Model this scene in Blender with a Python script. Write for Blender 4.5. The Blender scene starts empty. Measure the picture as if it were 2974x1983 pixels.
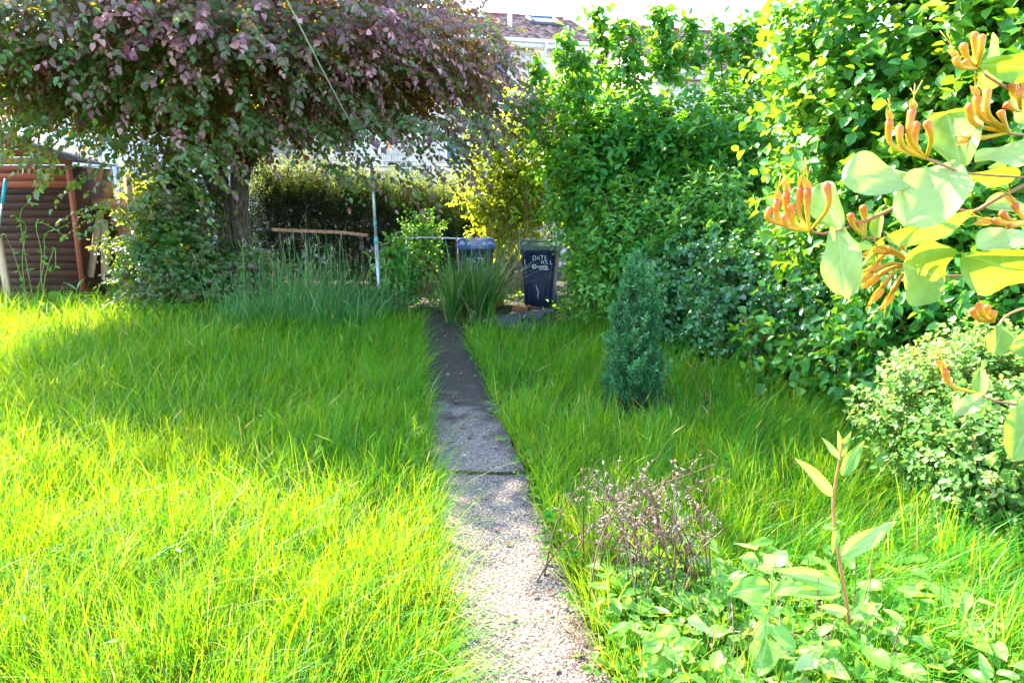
import bpy, math, random
import numpy as np
from mathutils import Vector, Matrix, Euler

rng = np.random.default_rng(7)
random.seed(7)
scene = bpy.context.scene
COL = scene.collection
PI = math.pi

# ------------------------------------------------------------------ camera, sky, sun, exposure
CAM_H, FPX = 1.6, 1983.0
PITCH = math.atan((991.5 - 600.0) / FPX)
cd = bpy.data.cameras.new("camera")
cd.lens, cd.sensor_width = 24.0, 36.0
cd.clip_start, cd.clip_end = 0.05, 1500
cam = bpy.data.objects.new("camera", cd)
cam.location = (0, 0, CAM_H)
cam.rotation_euler = (PI / 2 - PITCH, 0, 0)
COL.objects.link(cam)
scene.camera = cam

SUN_EL = math.radians(43)
SUN_AZ = math.radians(-47)          # measured from +y (straight ahead) towards +x; negative = left
SUNV = Vector((math.sin(SUN_AZ) * math.cos(SUN_EL), math.cos(SUN_AZ) * math.cos(SUN_EL), math.sin(SUN_EL)))
world = bpy.data.worlds.new("World")
scene.world = world
world.use_nodes = True
wn = world.node_tree
sky = wn.nodes.new("ShaderNodeTexSky")
sky.sky_type = 'NISHITA'
sky.sun_disc = False
sky.sun_elevation = SUN_EL
sky.sun_rotation = SUN_AZ
sky.air_density, sky.dust_density, sky.ozone_density = 1.0, 0.6, 1.2
wn.links.new(sky.outputs[0], wn.nodes["Background"].inputs[0])
wn.nodes["Background"].inputs[1].default_value = 0.15
sd = bpy.data.lights.new("sun", 'SUN')
sd.energy, sd.angle, sd.color = 3.7, math.radians(0.5), (1.0, 0.90, 0.72)
sun = bpy.data.objects.new("sun", sd)
sun.rotation_euler = SUNV.to_track_quat('Z', 'Y').to_euler()
sun.location = SUNV * 40
COL.objects.link(sun)
scene.view_settings.view_transform = 'Standard'
scene.view_settings.look = 'None'
scene.view_settings.gamma = 1.0
scene.view_settings.exposure = 3.3
cy = scene.cycles
cy.max_bounces, cy.diffuse_bounces, cy.glossy_bounces, cy.transmission_bounces = 10, 7, 2, 7
cy.caustics_reflective = cy.caustics_refractive = False
cy.sample_clamp_indirect = 6.0
cy.use_denoising = True
cy.denoiser = 'OPENIMAGEDENOISE'
cy.denoising_input_passes = 'RGB_ALBEDO_NORMAL'
cy.denoising_prefilter = 'ACCURATE'

# ------------------------------------------------------------------ helpers: picture point -> world point
CP, SP = math.cos(PITCH), math.sin(PITCH)


def ray(px, py):
    a, b = (px - 1487.0) / FPX, (991.5 - py) / FPX
    return np.array((a, CP + b * SP, -SP + b * CP))


def P(px, py, d):                    # the point seen at (px, py) whose distance straight ahead is d
    r = ray(px, py)
    return np.array((0, 0, CAM_H)) + r * (d / r[1])


def G(px, py, z=0.0):                # the ground point seen at (px, py)
    r = ray(px, py)
    return np.array((0, 0, CAM_H)) + r * ((z - CAM_H) / r[2])


def unit(v):
    v = np.asarray(v, float)
    return v / np.maximum(np.linalg.norm(v, axis=-1, keepdims=True), 1e-9)


def wob(p, s=1.0, seed=0.0):         # smooth pseudo noise, about -1..1
    p = np.asarray(p, float) * s + seed
    x, y, z = p[..., 0], p[..., 1], p[..., 2] if p.shape[-1] > 2 else 0.0
    return (np.sin(1.7 * x + 2.3 * y + 1.1 * z) + np.sin(2.9 * y - 1.3 * x + 2.1 * z + 1.7) + np.sin(3.1 * z + 2.2 * x - 0.7 * y + 4.0)) / 3.0


class Mesh:
    def __init__(self):
        self.v, self.t, self.f, self.fm, self.n = [], [], [], [], 0

    def add(self, verts, faces, tone=0.5, mat=0):
        verts = np.asarray(verts, float).reshape(-1, 3)
        self.v.append(verts)
        self.t.append(np.broadcast_to(np.asarray(tone, float), (len(verts),)))
        if isinstance(faces, np.ndarray):
            faces = [faces]
        elif len(faces) and not isinstance(faces[0], np.ndarray):
            by = {}
            for f in faces:
                by.setdefault(len(f), []).append(f)
            faces = [np.array(x) for x in by.values()]
        for f in faces:
            self.f.append(f + self.n)
            self.fm.append(np.full(len(f), mat))
        self.n += len(verts)
        return self

    def build(self, name, mats, parent=None, smooth=False, loc=None):
        v = np.concatenate(self.v)
        me = bpy.data.meshes.new(name)
        me.vertices.add(len(v))
        me.vertices.foreach_set("co", v.astype(np.float32).ravel())
        sizes = np.concatenate([np.full(len(f), f.shape[1]) for f in self.f])
        idx = np.concatenate([f.ravel() for f in self.f])
        me.loops.add(len(idx))
        me.loops.foreach_set("vertex_index", idx.astype(np.int32))
        me.polygons.add(len(sizes))
        me.polygons.foreach_set("loop_start", np.concatenate([[0], np.cumsum(sizes)[:-1]]).astype(np.int32))
        me.polygons.foreach_set("material_index", np.concatenate(self.fm).astype(np.int32))
        if smooth:
            me.polygons.foreach_set("use_smooth", np.ones(len(sizes), bool))
        at = me.attributes.new("tone", 'FLOAT', 'POINT')
        at.data.foreach_set("value", np.concatenate(self.t).astype(np.float32))
        me.update(calc_edges=True)
        for m in (mats if isinstance(mats, (list, tuple)) else [mats]):
            me.materials.append(m)
        o = bpy.data.objects.new(name, me)
        COL.objects.link(o)
        if parent is not None:
            o.parent = parent
            o.matrix_parent_inverse = Matrix.Translation(-Vector(parent.location)) if loc is None else Matrix()
            if loc == 'local':
                o.matrix_parent_inverse = Matrix()
        return o


def tag(o, label=None, cat=None, group=None, kind=None):
    if label: o["label"] = label
    if cat: o["category"] = cat
    if group: o["group"] = group
    if kind: o["kind"] = kind
    return o


def thing(name, label, cat, loc=(0, 0, 0), rz=0.0, group=None):
    o = bpy.data.objects.new(name, None)
    o.empty_display_size = 0.1
    o.location, o.rotation_euler = [float(c) for c in loc], (0, 0, rz)
    COL.objects.link(o)
    return tag(o, label, cat, group)


def copy_tree(o, parent=None):
    c = o.copy()
    COL.objects.link(c)
    if parent is not None:
        c.parent = parent
    for ch in list(o.children):
        copy_tree(ch, c)
    return c


def box(m, lo, hi, tone=0.5, mat=0, rot=0.0, about=None):
    x0, y0, z0 = lo
    x1, y1, z1 = hi
    v = np.array([(x0, y0, z0), (x1, y0, z0), (x1, y1, z0), (x0, y1, z0), (x0, y0, z1), (x1, y0, z1), (x1, y1, z1), (x0, y1, z1)], float)
    if rot:
        c = np.array(about if about is not None else v.mean(0))
        R = np.array([[math.cos(rot), -math.sin(rot), 0], [math.sin(rot), math.cos(rot), 0], [0, 0, 1]])
        v = (v - c) @ R.T + c
    m.add(v, np.array([(0, 3, 2, 1), (4, 5, 6, 7), (0, 1, 5, 4), (1, 2, 6, 5), (2, 3, 7, 6), (3, 0, 4, 7)]), tone, mat)


def bar(m, a, b, w, h, tone=0.5, mat=0, up=(0, 0, 1)):      # rectangular bar from a to b
    a, b = np.array(a, float), np.array(b, float)
    d = unit(b - a)
    s = np.cross(d, up)
    s = unit(s) if np.linalg.norm(s) > 1e-3 else np.array((1., 0, 0))
    u = np.cross(s, d)
    v = []
    for p in (a, b):
        for i, j in ((-1, -1), (1, -1), (1, 1), (-1, 1)):
            v.append(p + s * i * w / 2 + u * j * h / 2)
    m.add(v, np.array([(0, 3, 2, 1), (4, 5, 6, 7), (0, 1, 5, 4), (1, 2, 6, 5), (2, 3, 7, 6), (3, 0, 4, 7)]), tone, mat)


def tube(m, pts, rad, n=7, tone=0.5, mat=0, cap=True):
    pts = np.asarray(pts, float)
    k = len(pts)
    rad = np.broadcast_to(np.asarray(rad, float), (k,))
    tan = unit(np.gradient(pts, axis=0))
    ref = np.array((0., 0, 1)) if abs(tan[0][2]) < 0.9 else np.array((1., 0, 0))
    s = unit(np.cross(tan[0], ref))
    V = []
    ang = np.arange(n) * 2 * PI / n
    for i in range(k):
        s = unit(s - tan[i] * np.dot(s, tan[i]))
        u = np.cross(tan[i], s)
        V.append(pts[i] + rad[i] * (np.cos(ang)[:, None] * s + np.sin(ang)[:, None] * u))
    V = np.concatenate(V)
    F = [(i * n + j, i * n + (j + 1) % n, (i + 1) * n + (j + 1) % n, (i + 1) * n + j) for i in range(k - 1) for j in range(n)]
    tone = np.asarray(tone, float)
    tv = np.repeat(np.broadcast_to(tone, (k,)), n)
    if cap:
        V = np.concatenate([V, pts[:1], pts[-1:]])
        tv = np.concatenate([tv, tv[:1], tv[-1:]])
        tr = [(k * n, (j + 1) % n, j) for j in range(n)] + [(k * n + 1, (k - 1) * n + j, (k - 1) * n + (j + 1) % n) for j in range(n)]
        m.add(V, [np.array(F), np.array(tr)], tv, mat)
    else:
        m.add(V, np.array(F), tv, mat)


def curve(pts, n=12):                # Catmull-Rom through the points
    p = np.asarray(pts, float)
    if len(p) == 2:
        return p[0] + (p[1] - p[0]) * np.linspace(0, 1, n)[:, None]
    q = np.vstack([2 * p[0] - p[1], p, 2 * p[-1] - p[-2]])
    out = []
    ts = np.linspace(0, len(p) - 1, n)
    for t in ts:
        i = min(int(t), len(p) - 2)
        f = t - i
        a, b, c, d = q[i:i + 4]
        out.append(0.5 * (2 * b + (c - a) * f + (2 * a - 5 * b + 4 * c - d) * f * f + (3 * b - a - 3 * c + d) * f ** 3))
    return np.array(out)


# ------------------------------------------------------------------ materials
def new_mat(name):
    m = bpy.data.materials.new(name)
    m.use_nodes = True
    nt = m.node_tree
    return m, nt, nt.nodes["Principled BSDF"], nt.nodes["Material Output"]


def ramp(nt, stops):
    r = nt.nodes.new("ShaderNodeValToRGB")
    e = r.color_ramp.elements
    while len(e) < len(stops):
        e.new(0.5)
    for el, (p, c) in zip(e, stops):
        el.position, el.color = p, (*c, 1)
    return r


def leaf_mat(name, stops, trans, t=0.4, rough=0.45, spec=0.35):
    m, nt, b, out = new_mat(name)
    a = nt.nodes.new("ShaderNodeAttribute")
    a.attribute_name = "tone"
    r1, r2 = ramp(nt, stops), ramp(nt, trans)
    nt.links.new(a.outputs["Fac"], r1.inputs[0])
    nt.links.new(a.outputs["Fac"], r2.inputs[0])
    nt.links.new(r1.outputs[0], b.inputs["Base Color"])
    b.inputs["Roughness"].default_value = rough
    b.inputs["Specular IOR Level"].default_value = spec
    tr = nt.nodes.new("ShaderNodeBsdfTranslucent")
    nt.links.new(r2.outputs[0], tr.inputs[0])
    mx = nt.nodes.new("ShaderNodeMixShader")
    mx.inputs[0].default_value = t
    nt.links.new(b.outputs[0], mx.inputs[1])
    nt.links.new(tr.outputs[0], mx.inputs[2])
    nt.links.new(mx.outputs[0], out.inputs[0])
    return m


def mottled(name, stops, scale=8.0, detail=6, rough=0.8, bump=0.3, stretch=(1, 1, 1), spec=0.2, metal=0.0, tone_mix=0.0, bscale=None):
    """Noise-driven colour and bump in the object's own coordinates; tone_mix lets each piece differ."""
    m, nt, b, _ = new_mat(name)
    tc = nt.nodes.new("ShaderNodeTexCoord")
    mp = nt.nodes.new("ShaderNodeMapping")
    mp.inputs["Scale"].default_value = stretch
    nz = nt.nodes.new("ShaderNodeTexNoise")
    nz.inputs["Scale"].default_value, nz.inputs["Detail"].default_value = scale, detail
    nz.inputs["Roughness"].default_value = 0.62
    nt.links.new(tc.outputs["Object"], mp.inputs[0])
    nt.links.new(mp.outputs[0], nz.inputs[0])
    r = ramp(nt, stops)
    fac = nz.outputs[0]
    if tone_mix:
        a = nt.nodes.new("ShaderNodeAttribute")
        a.attribute_name = "tone"
        mxx = nt.nodes.new("ShaderNodeMath")
        mxx.operation = 'MULTIPLY_ADD'
        nt.links.new(a.outputs["Fac"], mxx.inputs[0])
        mxx.inputs[1].default_value = tone_mix
        nt.links.new(nz.outputs[0], mxx.inputs[2])
        sb = nt.nodes.new("ShaderNodeMath")
        sb.operation = 'SUBTRACT'
        nt.links.new(mxx.outputs[0], sb.inputs[0])
        sb.inputs[1].default_value = tone_mix / 2
        fac = sb.outputs[0]
    nt.links.new(fac, r.inputs[0])
    nt.links.new(r.outputs[0], b.inputs["Base Color"])
    b.inputs["Roughness"].default_value = rough
    b.inputs["Specular IOR Level"].default_value = spec
    b.inputs["Metallic"].default_value = metal
    if bump:
        bp = nt.nodes.new("ShaderNodeBump")
        bp.inputs["Strength"].default_value, bp.inputs["Distance"].default_value = bump, 0.02
        src = nz
        if bscale:
            src = nt.nodes.new("ShaderNodeTexNoise")
            src.inputs["Scale"].default_value, src.inputs["Detail"].default_value = bscale, 6
            nt.links.new(mp.outputs[0], src.inputs[0])
        nt.links.new(src.outputs[0], bp.inputs["Height"])
        nt.links.new(bp.outputs[0], b.inputs["Normal"])
    return m


def plain(name, c, rough=0.5, spec=0.4, metal=0.0):
    dark = tuple(x * 0.72 for x in c)
    return mottled(name, [(0.3, dark), (0.7, c)], scale=14, rough=rough, bump=0.05, spec=spec, metal=metal)


M = {}
M['grass'] = leaf_mat('grass', [(0.0, (.006, .10, .004)), (.35, (.014, .19, .006)), (.7, (.042, .26, .007)), (.88, (.14, .32, .01)), (1.0, (.42, .36, .12))],
                      [(0.0, (.06, .30, .003)), (.45, (.30, .46, .005)), (.88, (.50, .55, .012)), (1.0, (.55, .42, .12))], t=.45, rough=.42, spec=.25)
M['tallgrass'] = leaf_mat('tallgrass', [(0.0, (.010, .10, .025)), (.5, (.045, .21, .045)), (.85, (.18, .30, .07)), (1.0, (.38, .33, .16))],
                          [(0.0, (.06, .26, .04)), (.6, (.2, .4, .05)), (1.0, (.5, .42, .15))], t=.35, rough=.4, spec=.5)
M['beech'] = leaf_mat('purple_leaves', [(0.0, (.024, .13, .022)), (.3, (.055, .17, .050)), (.46, (.12, .16, .085)), (.6, (.19, .12, .125)), (.72, (.15, .045, .08)), (.88, (.42, .22, .24)), (1.0, (.66, .36, .37))],
                      [(0.0, (.20, .36, .01)), (.35, (.34, .40, .02)), (.5, (.40, .30, .02)), (.75, (.34, .09, .03)), (1.0, (.55, .22, .14))], t=.44, rough=.33, spec=.5)
M['dogwood'] = leaf_mat('dogwood_leaves', [(0.0, (.014, .11, .016)), (.5, (.036, .20, .022)), (.85, (.11, .29, .025)), (1.0, (.30, .40, .05))],
                        [(0.0, (.07, .30, .008)), (.5, (.19, .45, .01)), (1.0, (.38, .52, .02))], t=.42, rough=.38, spec=.45)
M['privet'] = leaf_mat('privet_leaves', [(0.0, (.018, .12, .016)), (.5, (.048, .23, .026)), (.85, (.11, .32, .035)), (1.0, (.22, .40, .07))],
                       [(0.0, (.08, .30, .01)), (.5, (.2, .45, .015)), (1.0, (.42, .55, .03))], t=.38, rough=.33, spec=.5)
M['ivy'] = leaf_mat('ivy_leaves', [(0.0, (.010, .075, .022)), (.5, (.028, .15, .036)), (.85, (.075, .24, .045)), (1.0, (.20, .34, .08))],
                    [(0.0, (.04, .2, .015)), (.5, (.12, .33, .02)), (1.0, (.35, .5, .04))], t=.3, rough=.28, spec=.6)
M['hazel'] = leaf_mat('yellow_green_leaves', [(0.0, (.04, .12, .008)), (.5, (.11, .22, .012)), (1.0, (.26, .34, .03))],
                      [(0.0, (.30, .46, .008)), (.5, (.52, .60, .012)), (1.0, (.7, .66, .04))], t=.52, rough=.45)
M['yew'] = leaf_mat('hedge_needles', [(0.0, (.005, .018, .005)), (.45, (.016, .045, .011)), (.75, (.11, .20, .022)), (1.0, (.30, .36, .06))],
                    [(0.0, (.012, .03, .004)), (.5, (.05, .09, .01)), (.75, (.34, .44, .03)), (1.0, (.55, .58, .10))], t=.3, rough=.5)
M['conifer'] = leaf_mat('cypress_sprays', [(0.0, (.004, .04, .013)), (.4, (.014, .12, .034)), (.75, (.06, .25, .06)), (1.0, (.20, .42, .12))],
                        [(0.0, (.02, .09, .04)), (1.0, (.12, .3, .12))], t=.2, rough=.5)
M['cotoneaster'] = leaf_mat('small_oval_leaves', [(0.0, (.018, .095, .012)), (.5, (.060, .20, .022)), (.8, (.20, .33, .07)), (1.0, (.46, .50, .22))],
                            [(0.0, (.12, .32, .02)), (1.0, (.5, .6, .15))], t=.34, rough=.4, spec=.4)
M['weed'] = leaf_mat('weed_leaves', [(0.0, (.03, .14, .015)), (.5, (.08, .25, .025)), (.85, (.18, .36, .07)), (1.0, (.38, .48, .2))],
                     [(0.0, (.14, .38, .012)), (.6, (.34, .55, .02)), (1.0, (.55, .65, .12))], t=.4, rough=.42, spec=.28)
M['strap'] = leaf_mat('strap_leaves', [(0.0, (.008, .055, .014)), (.5, (.025, .125, .022)), (.85, (.10, .22, .035)), (1.0, (.36, .28, .11))],
                      [(0.0, (.05, .2, .012)), (.6, (.2, .4, .02)), (1.0, (.5, .38, .1))], t=.33, rough=.34, spec=.55)
M['dead'] = mottled('dead_stalks', [(.15, (.045, .022, .012)), (.45, (.13, .075, .045)), (.7, (.26, .19, .16)), (.9, (.40, .33, .32))], scale=40, rough=.85, bump=.2, tone_mix=.5)
M['bark'] = mottled('bark', [(.3, (.022, .018, .013)), (.5, (.075, .062, .045)), (.7, (.17, .15, .115))], scale=22, detail=10, stretch=(1, 1, .3), rough=.95, bump=1.0)
M['twig'] = mottled('twig_bark', [(.3, (.06, .035, .02)), (.7, (.19, .12, .06))], scale=20, rough=.85, bump=.2)
M['stem'] = mottled('green_stem', [(.3, (.10, .22, .03)), (.7, (.26, .34, .07))], scale=20, rough=.5, bump=.1)
M['redstem'] = mottled('reddish_stem', [(.3, (.20, .12, .04)), (.7, (.42, .16, .08))], scale=12, rough=.5, bump=.1)


# ------------------------------------------------------------------ foliage generators
def leaf_faces(k):
    b = np.arange(k)[:, None] * 6
    return np.concatenate([b + np.array((0, 1, 2, 3)), b + np.array((0, 3, 4, 5))])


def add_leaves(m, pos, axis, nrm, L, W, tone, fold=.22, droop=.15, a=.36, b=.72, wb=.74, mat=0):
    k = len(pos)
    L = np.broadcast_to(L, (k,))[:, None]
    W = np.broadcast_to(W, (k,))[:, None]
    axis = unit(axis)
    nrm = unit(nrm - axis * (nrm * axis).sum(-1, keepdims=True))
    s = np.cross(axis, nrm)
    v = np.empty((k, 6, 3))
    v[:, 0] = pos
    base1, base2 = pos + axis * L * a, pos + axis * L * b - nrm * L * droop * .4
    v[:, 1] = base1 + s * W / 2 + nrm * W * fold
    v[:, 2] = base2 + s * W / 2 * wb + nrm * W * fold * wb
    v[:, 3] = pos + axis * L - nrm * L * droop
    v[:, 4] = base2 - s * W / 2 * wb + nrm * W * fold * wb
    v[:, 5] = base1 - s * W / 2 + nrm * W * fold
    m.add(v.reshape(-1, 3), leaf_faces(k), np.repeat(np.broadcast_to(tone, (k,)), 6), mat)


def sprays(leafm, twigm, pos, d, length, n, L, W, tone, tip_tone=0.0, droop=.25, jit=.35, spread=1.0, twig_r=.003, lift=.8, planar=False, face=None, fw=.0, hang=0.0, **kw):
    """A twig with n leaves at every pos, pointing along d."""
    N = len(pos)
    d = unit(d)
    length = np.broadcast_to(length, (N,)) * rng.uniform(.7, 1.25, N)
    ref = np.where(np.abs(d[:, 2:3]) < .9, np.array([[0., 0, 1]]), np.array([[1., 0, 0]]))
    s = unit(np.cross(d, ref))
    u = np.cross(s, d)
    t = np.linspace(.12, 1.0, n)
    ph = rng.uniform(0, 2 * PI, N)
    P_, A_, N_, T_ = [], [], [], []
    for i, ti in enumerate(t):
        p = pos + d * (length * ti)[:, None]
        p[:, 2] -= droop * length * ti * ti
        if planar:
            ang = (i % 2) * PI + rng.normal(0, .3, N)
        else:
            ang = ph + i * 2.4 + rng.normal(0, .3, N)
        side = s * np.cos(ang)[:, None] + u * np.sin(ang)[:, None]
        out = .35 + .5 * (ti > .9)
        ax = unit(d * out + side * spread * (1.0 if ti < .95 else .35) + rng.normal(0, jit, (N, 3)) * .6 - np.array((0, 0, droop * .6)))
        if hang:
            ax = unit(ax - np.array((0, 0, hang)))
        nn = np.array((0, 0, lift)) + side * .15 + rng.normal(0, jit, (N, 3))
        if face is not None:
            nn = nn + face * fw
        nn = unit(nn)
        P_.append(p); A_.append(ax); N_.append(nn)
        T_.append(np.clip(tone + tip_tone * max(0, (ti - .45) / .55) + rng.normal(0, .10, N), 0, 1))
    P_, A_, N_, T_ = map(np.concatenate, (P_, A_, N_, T_))
    sc = np.clip(rng.gamma(14, 1 / 14, len(P_)), .4, 1.6)
    add_leaves(leafm, P_, A_, N_, L * sc, W * sc, T_, **kw)
    if twigm is not None:
        e = pos + d * length[:, None]
        e[:, 2] -= droop * length
        mid = pos + d * (length * .5)[:, None]
        mid[:, 2] -= droop * length * .25
        v = np.empty((N, 9, 3))
        for j in range(3):
            o = (s * math.cos(j * 2.094) + u * math.sin(j * 2.094)) * twig_r
            v[:, j], v[:, 3 + j], v[:, 6 + j] = pos + o, mid + o * .7, e + o * .25
        f = []
        for q in (0, 3):
            for j in range(3):
                f.append((q + j, q + (j + 1) % 3, q + 3 + (j + 1) % 3, q + 3 + j))
        F = (np.arange(N)[:, None, None] * 9 + np.array(f)[None]).reshape(-1, 4)
        twigm.add(v.reshape(-1, 3), F, .5)


def shell(ells, N, inner=.5, lump=.16, seed=0.0, zmin=.03, power=1.0):
    """Points spread through the outer part of a union of ellipsoids (cx,cy,cz,rx,ry,rz), with outward directions."""
    w = np.array([(e[3] * e[4] * e[5]) ** .667 for e in ells])
    pick = rng.choice(len(ells), N * 2, p=w / w.sum())
    E = np.array(ells, float)[pick]
    d = unit(rng.normal(size=(N * 2, 3)))
    r = inner + (1 - inner) * rng.uniform(0, 1, N * 2) ** power
    r = r * (1 + lump * wob(d, 2.6, seed + pick[:, None] * 3.1) + lump * .6 * wob(d, 6.5, seed + 9))
    p = E[:, :3] + d * E[:, 3:] * r[:, None]
    ok = p[:, 2] > zmin
    for e in ells:                                   # drop the deep inside
        q = ((p - np.array(e[:3])) / np.array(e[3:]))
        ok &= (q * q).sum(1) > (inner * .95) ** 2
    p, d, E = p[ok][:N], d[ok][:N], E[ok][:N]
    return p, unit(d / E[:, 3:])


def blades(m, root, lean, h, w, bend, tone, seg=3, mat=0, tipw=.12, droop=0.0):
    """Grass blades: ribbons from root, leaning along the horizontal vector lean, curling over by bend."""
    k = len(root)
    h, w, bend = (np.broadcast_to(x, (k,)) for x in (h, w, bend))
    az = rng.uniform(0, 2 * PI, k)
    side = np.stack([np.cos(az), np.sin(az), np.zeros(k)], 1)
    V = np.empty((k, 2 * seg + 1, 3))
    for i in range(seg + 1):
        t = i / seg
        c = root + lean * (h * (t * .35 + bend * t ** 2.2))[:, None]
        c[:, 2] += h * (t - np.clip(bend, 0, 1.4) * .42 * t ** 3 - droop * t ** 3)
        ww = (w * (1 - t * .9 if i < seg else 0) * (.75 + .5 * t if t < .5 else 1) / 2)[:, None]
        if i < seg:
            V[:, 2 * i], V[:, 2 * i + 1] = c - side * ww, c + side * ww
        else:
            V[:, 2 * seg] = c
    b = np.arange(k)[:, None] * (2 * seg + 1)
    quads = np.concatenate([b + np.array((2 * i, 2 * i + 1, 2 * i + 3, 2 * i + 2)) for i in range(seg - 1)])
    tris = b + np.array((2 * seg - 2, 2 * seg - 1, 2 * seg))
    m.add(V.reshape(-1, 3), [quads, tris], np.repeat(np.broadcast_to(tone, (k,)), 2 * seg + 1), mat)


def big_leaf(m, base, tip, width, nrm, nl=9, nw=7, cup=.25, curl=.12, wave=.0, tone=.5, shape='ovate', serr=0.0, mat=0, veins=0, wob_=0.0):
    """One close-up leaf: a curved, veined grid from base to tip."""
    base, tip, nrm = (np.asarray(x, float) for x in (base, tip, nrm))
    ax = tip - base
    L = np.linalg.norm(ax)
    ax = ax / L
    nrm = unit(nrm - ax * np.dot(nrm, ax))
    s = np.cross(ax, nrm)
    V, T = [], []
    ph = rng.uniform(0, 6.28, 6)
    for i in range(nl):
        t = i / (nl - 1)
        if shape == 'ovate': prof = math.sin(PI * min(1, t * .96 + .02) ** .78) ** .8
        elif shape == 'lance': prof = math.sin(PI * (t * .97 + .015) ** .7) ** .95
        elif shape == 'round': prof = max(0.0, 1 - (2 * t - 1) ** 2) ** .45
        elif shape == 'blunt': prof = (.30 + .70 * math.sin(PI / 2 * min(1, t * 1.6))) * (1 if t < .62 else max(0.0, 1 - ((t - .62) / .38) ** 2.6) ** .6)
        elif shape == 'fan': prof = .18 + .82 * math.sin(PI * .5 * min(1, t * 1.25)) * (1 if t < .8 else max(0, 1 - ((t - .8) / .2) ** 2 * .75))
        prof *= 1 + serr * (1 if i % 2 else -1)
        for j in range(nw):
            q = 2 * j / (nw - 1) - 1
            e = 1 + wob_ * (math.sin(5.3 * t + ph[0] + q) + .6 * math.sin(11 * t + ph[1] + 2 * q)) if wob_ else 1
            hw = width / 2 * prof * e
            vl = 0.0
            if veins:
                u = (t - .32 * abs(q)) * veins
                vl = max(0.0, 1 - abs(u - round(u)) * 9) * (1 - .5 * abs(q)) + (1.6 if abs(q) < .06 else 0)
            p = base + ax * L * t + s * (q * hw + wob_ * L * .35 * math.sin(2.2 * t + ph[2])) + nrm * (cup * hw * abs(q) ** 1.5 - curl * L * t * t + wave * width * math.sin(7 * t + 2.5 * q + ph[3]) * abs(q) + vl * width * .006)
            V.append(p)
            blot = .05 * math.sin(9 * t + 4 * q + ph[4]) + .04 * math.sin(23 * t - 11 * q + ph[5])
            T.append(tone + (.07 if abs(q) < .05 else 0) + blot + .18 * vl * (1 if veins else 0) - (.10 * max(0, abs(q) - .88) / .12 if veins else 0))
    F = [(i * nw + j, i * nw + j + 1, (i + 1) * nw + j + 1, (i + 1) * nw + j) for i in range(nl - 1) for j in range(nw - 1)]
    m.add(V, np.array(F), np.clip(T, 0, 1), mat)


# ------------------------------------------------------------------ the setting: ground, path
def path_x(y):
    return .065 - .147 * (np.asarray(y) - 2.07)


def hedge_x(y):                      # foot of the shrubbery along the boundary
    return np.interp(y, [1.5, 3.0, 5.4, 8.0, 9.6, 11.0], [3.3, 3.0, 2.75, 1.75, 1.1, .75])


M['soil'] = mottled('soil', [(.3, (.012, .012, .006)), (.5, (.035, .03, .018)), (.68, (.05, .06, .02)), (.8, (.09, .07, .05))], scale=3.0, detail=10, rough=.95, bump=.8, bscale=30)
g = Mesh()
n_ = 60
xs = np.concatenate([[-300, -90, -30], np.linspace(-14, 10, n_), [30, 90, 300]])
ys = np.concatenate([[-90, -20], np.linspace(-3, 20, n_), [40, 110, 600]])
X, Y = np.meshgrid(xs, ys)
Z = .018 * wob(np.stack([X, Y, X * 0], -1), 1.4) * np.clip(np.abs(X - path_x(Y)) - .5, 0, 1) - .012
Z[(np.abs(X) > 20) | (Y > 25)] = -.012
nx, ny = len(xs), len(ys)
F = [(i * nx + j, i * nx + j + 1, (i + 1) * nx + j + 1, (i + 1) * nx + j) for i in range(ny - 1) for j in range(nx - 1)]
g.add(np.stack([X, Y, Z], -1), np.array(F))
tag(g.build('ground', M['soil'], smooth=True), kind='structure')

# concrete path of cast slabs, exposed aggregate, dirt drifted over its far end, with the shade there put into its colour
m, nt, b, out = new_mat('path_concrete')
tc = nt.nodes.new("ShaderNodeTexCoord")
vo = nt.nodes.new("ShaderNodeTexVoronoi"); vo.inputs["Scale"].default_value = 210
n1 = nt.nodes.new("ShaderNodeTexNoise"); n1.inputs["Scale"].default_value = 5; n1.inputs["Detail"].default_value = 9; n1.inputs["Roughness"].default_value = .7
n2 = nt.nodes.new("ShaderNodeTexNoise"); n2.inputs["Scale"].default_value = 70; n2.inputs["Detail"].default_value = 5
for n in (vo, n1, n2):
    nt.links.new(tc.outputs["Object"], n.inputs["Vector"])
r1 = ramp(nt, [(0, (.04, .025, .016)), (.25, (.15, .112, .088)), (.55, (.27, .222, .19)), (.8, (.42, .36, .32)), (1, (.22, .14, .09))])
sep = nt.nodes.new("ShaderNodeSeparateColor")
nt.links.new(vo.outputs["Color"], sep.inputs[0])
nt.links.new(sep.outputs[0], r1.inputs[0])
r2 = ramp(nt, [(.40, (.20, .15, .11)), (.55, (1, 1, 1))])
nt.links.new(n2.outputs[0], r2.inputs[0])
mul = nt.nodes.new("ShaderNodeMix"); mul.data_type = 'RGBA'; mul.blend_type = 'MULTIPLY'; mul.inputs[0].default_value = .75
nt.links.new(r1.outputs[0], mul.inputs[6]); nt.links.new(r2.outputs[0], mul.inputs[7])
sx = nt.nodes.new("ShaderNodeSeparateXYZ"); nt.links.new(tc.outputs["Object"], sx.inputs[0])
mr = nt.nodes.new("ShaderNodeMapRange"); mr.inputs[1].default_value, mr.inputs[2].default_value = 3.6, 6.6
mr.inputs[3].default_value, mr.inputs[4].default_value = -.30, .36
nt.links.new(sx.outputs["Y"], mr.inputs[0])
ad = nt.nodes.new("ShaderNodeMath"); ad.operation = 'ADD'
nt.links.new(n1.outputs[0], ad.inputs[0]); nt.links.new(mr.outputs[0], ad.inputs[1])
r3 = ramp(nt, [(.42, (0, 0, 0)), (.62, (1, 1, 1))])
nt.links.new(ad.outputs[0], r3.inputs[0])
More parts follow.
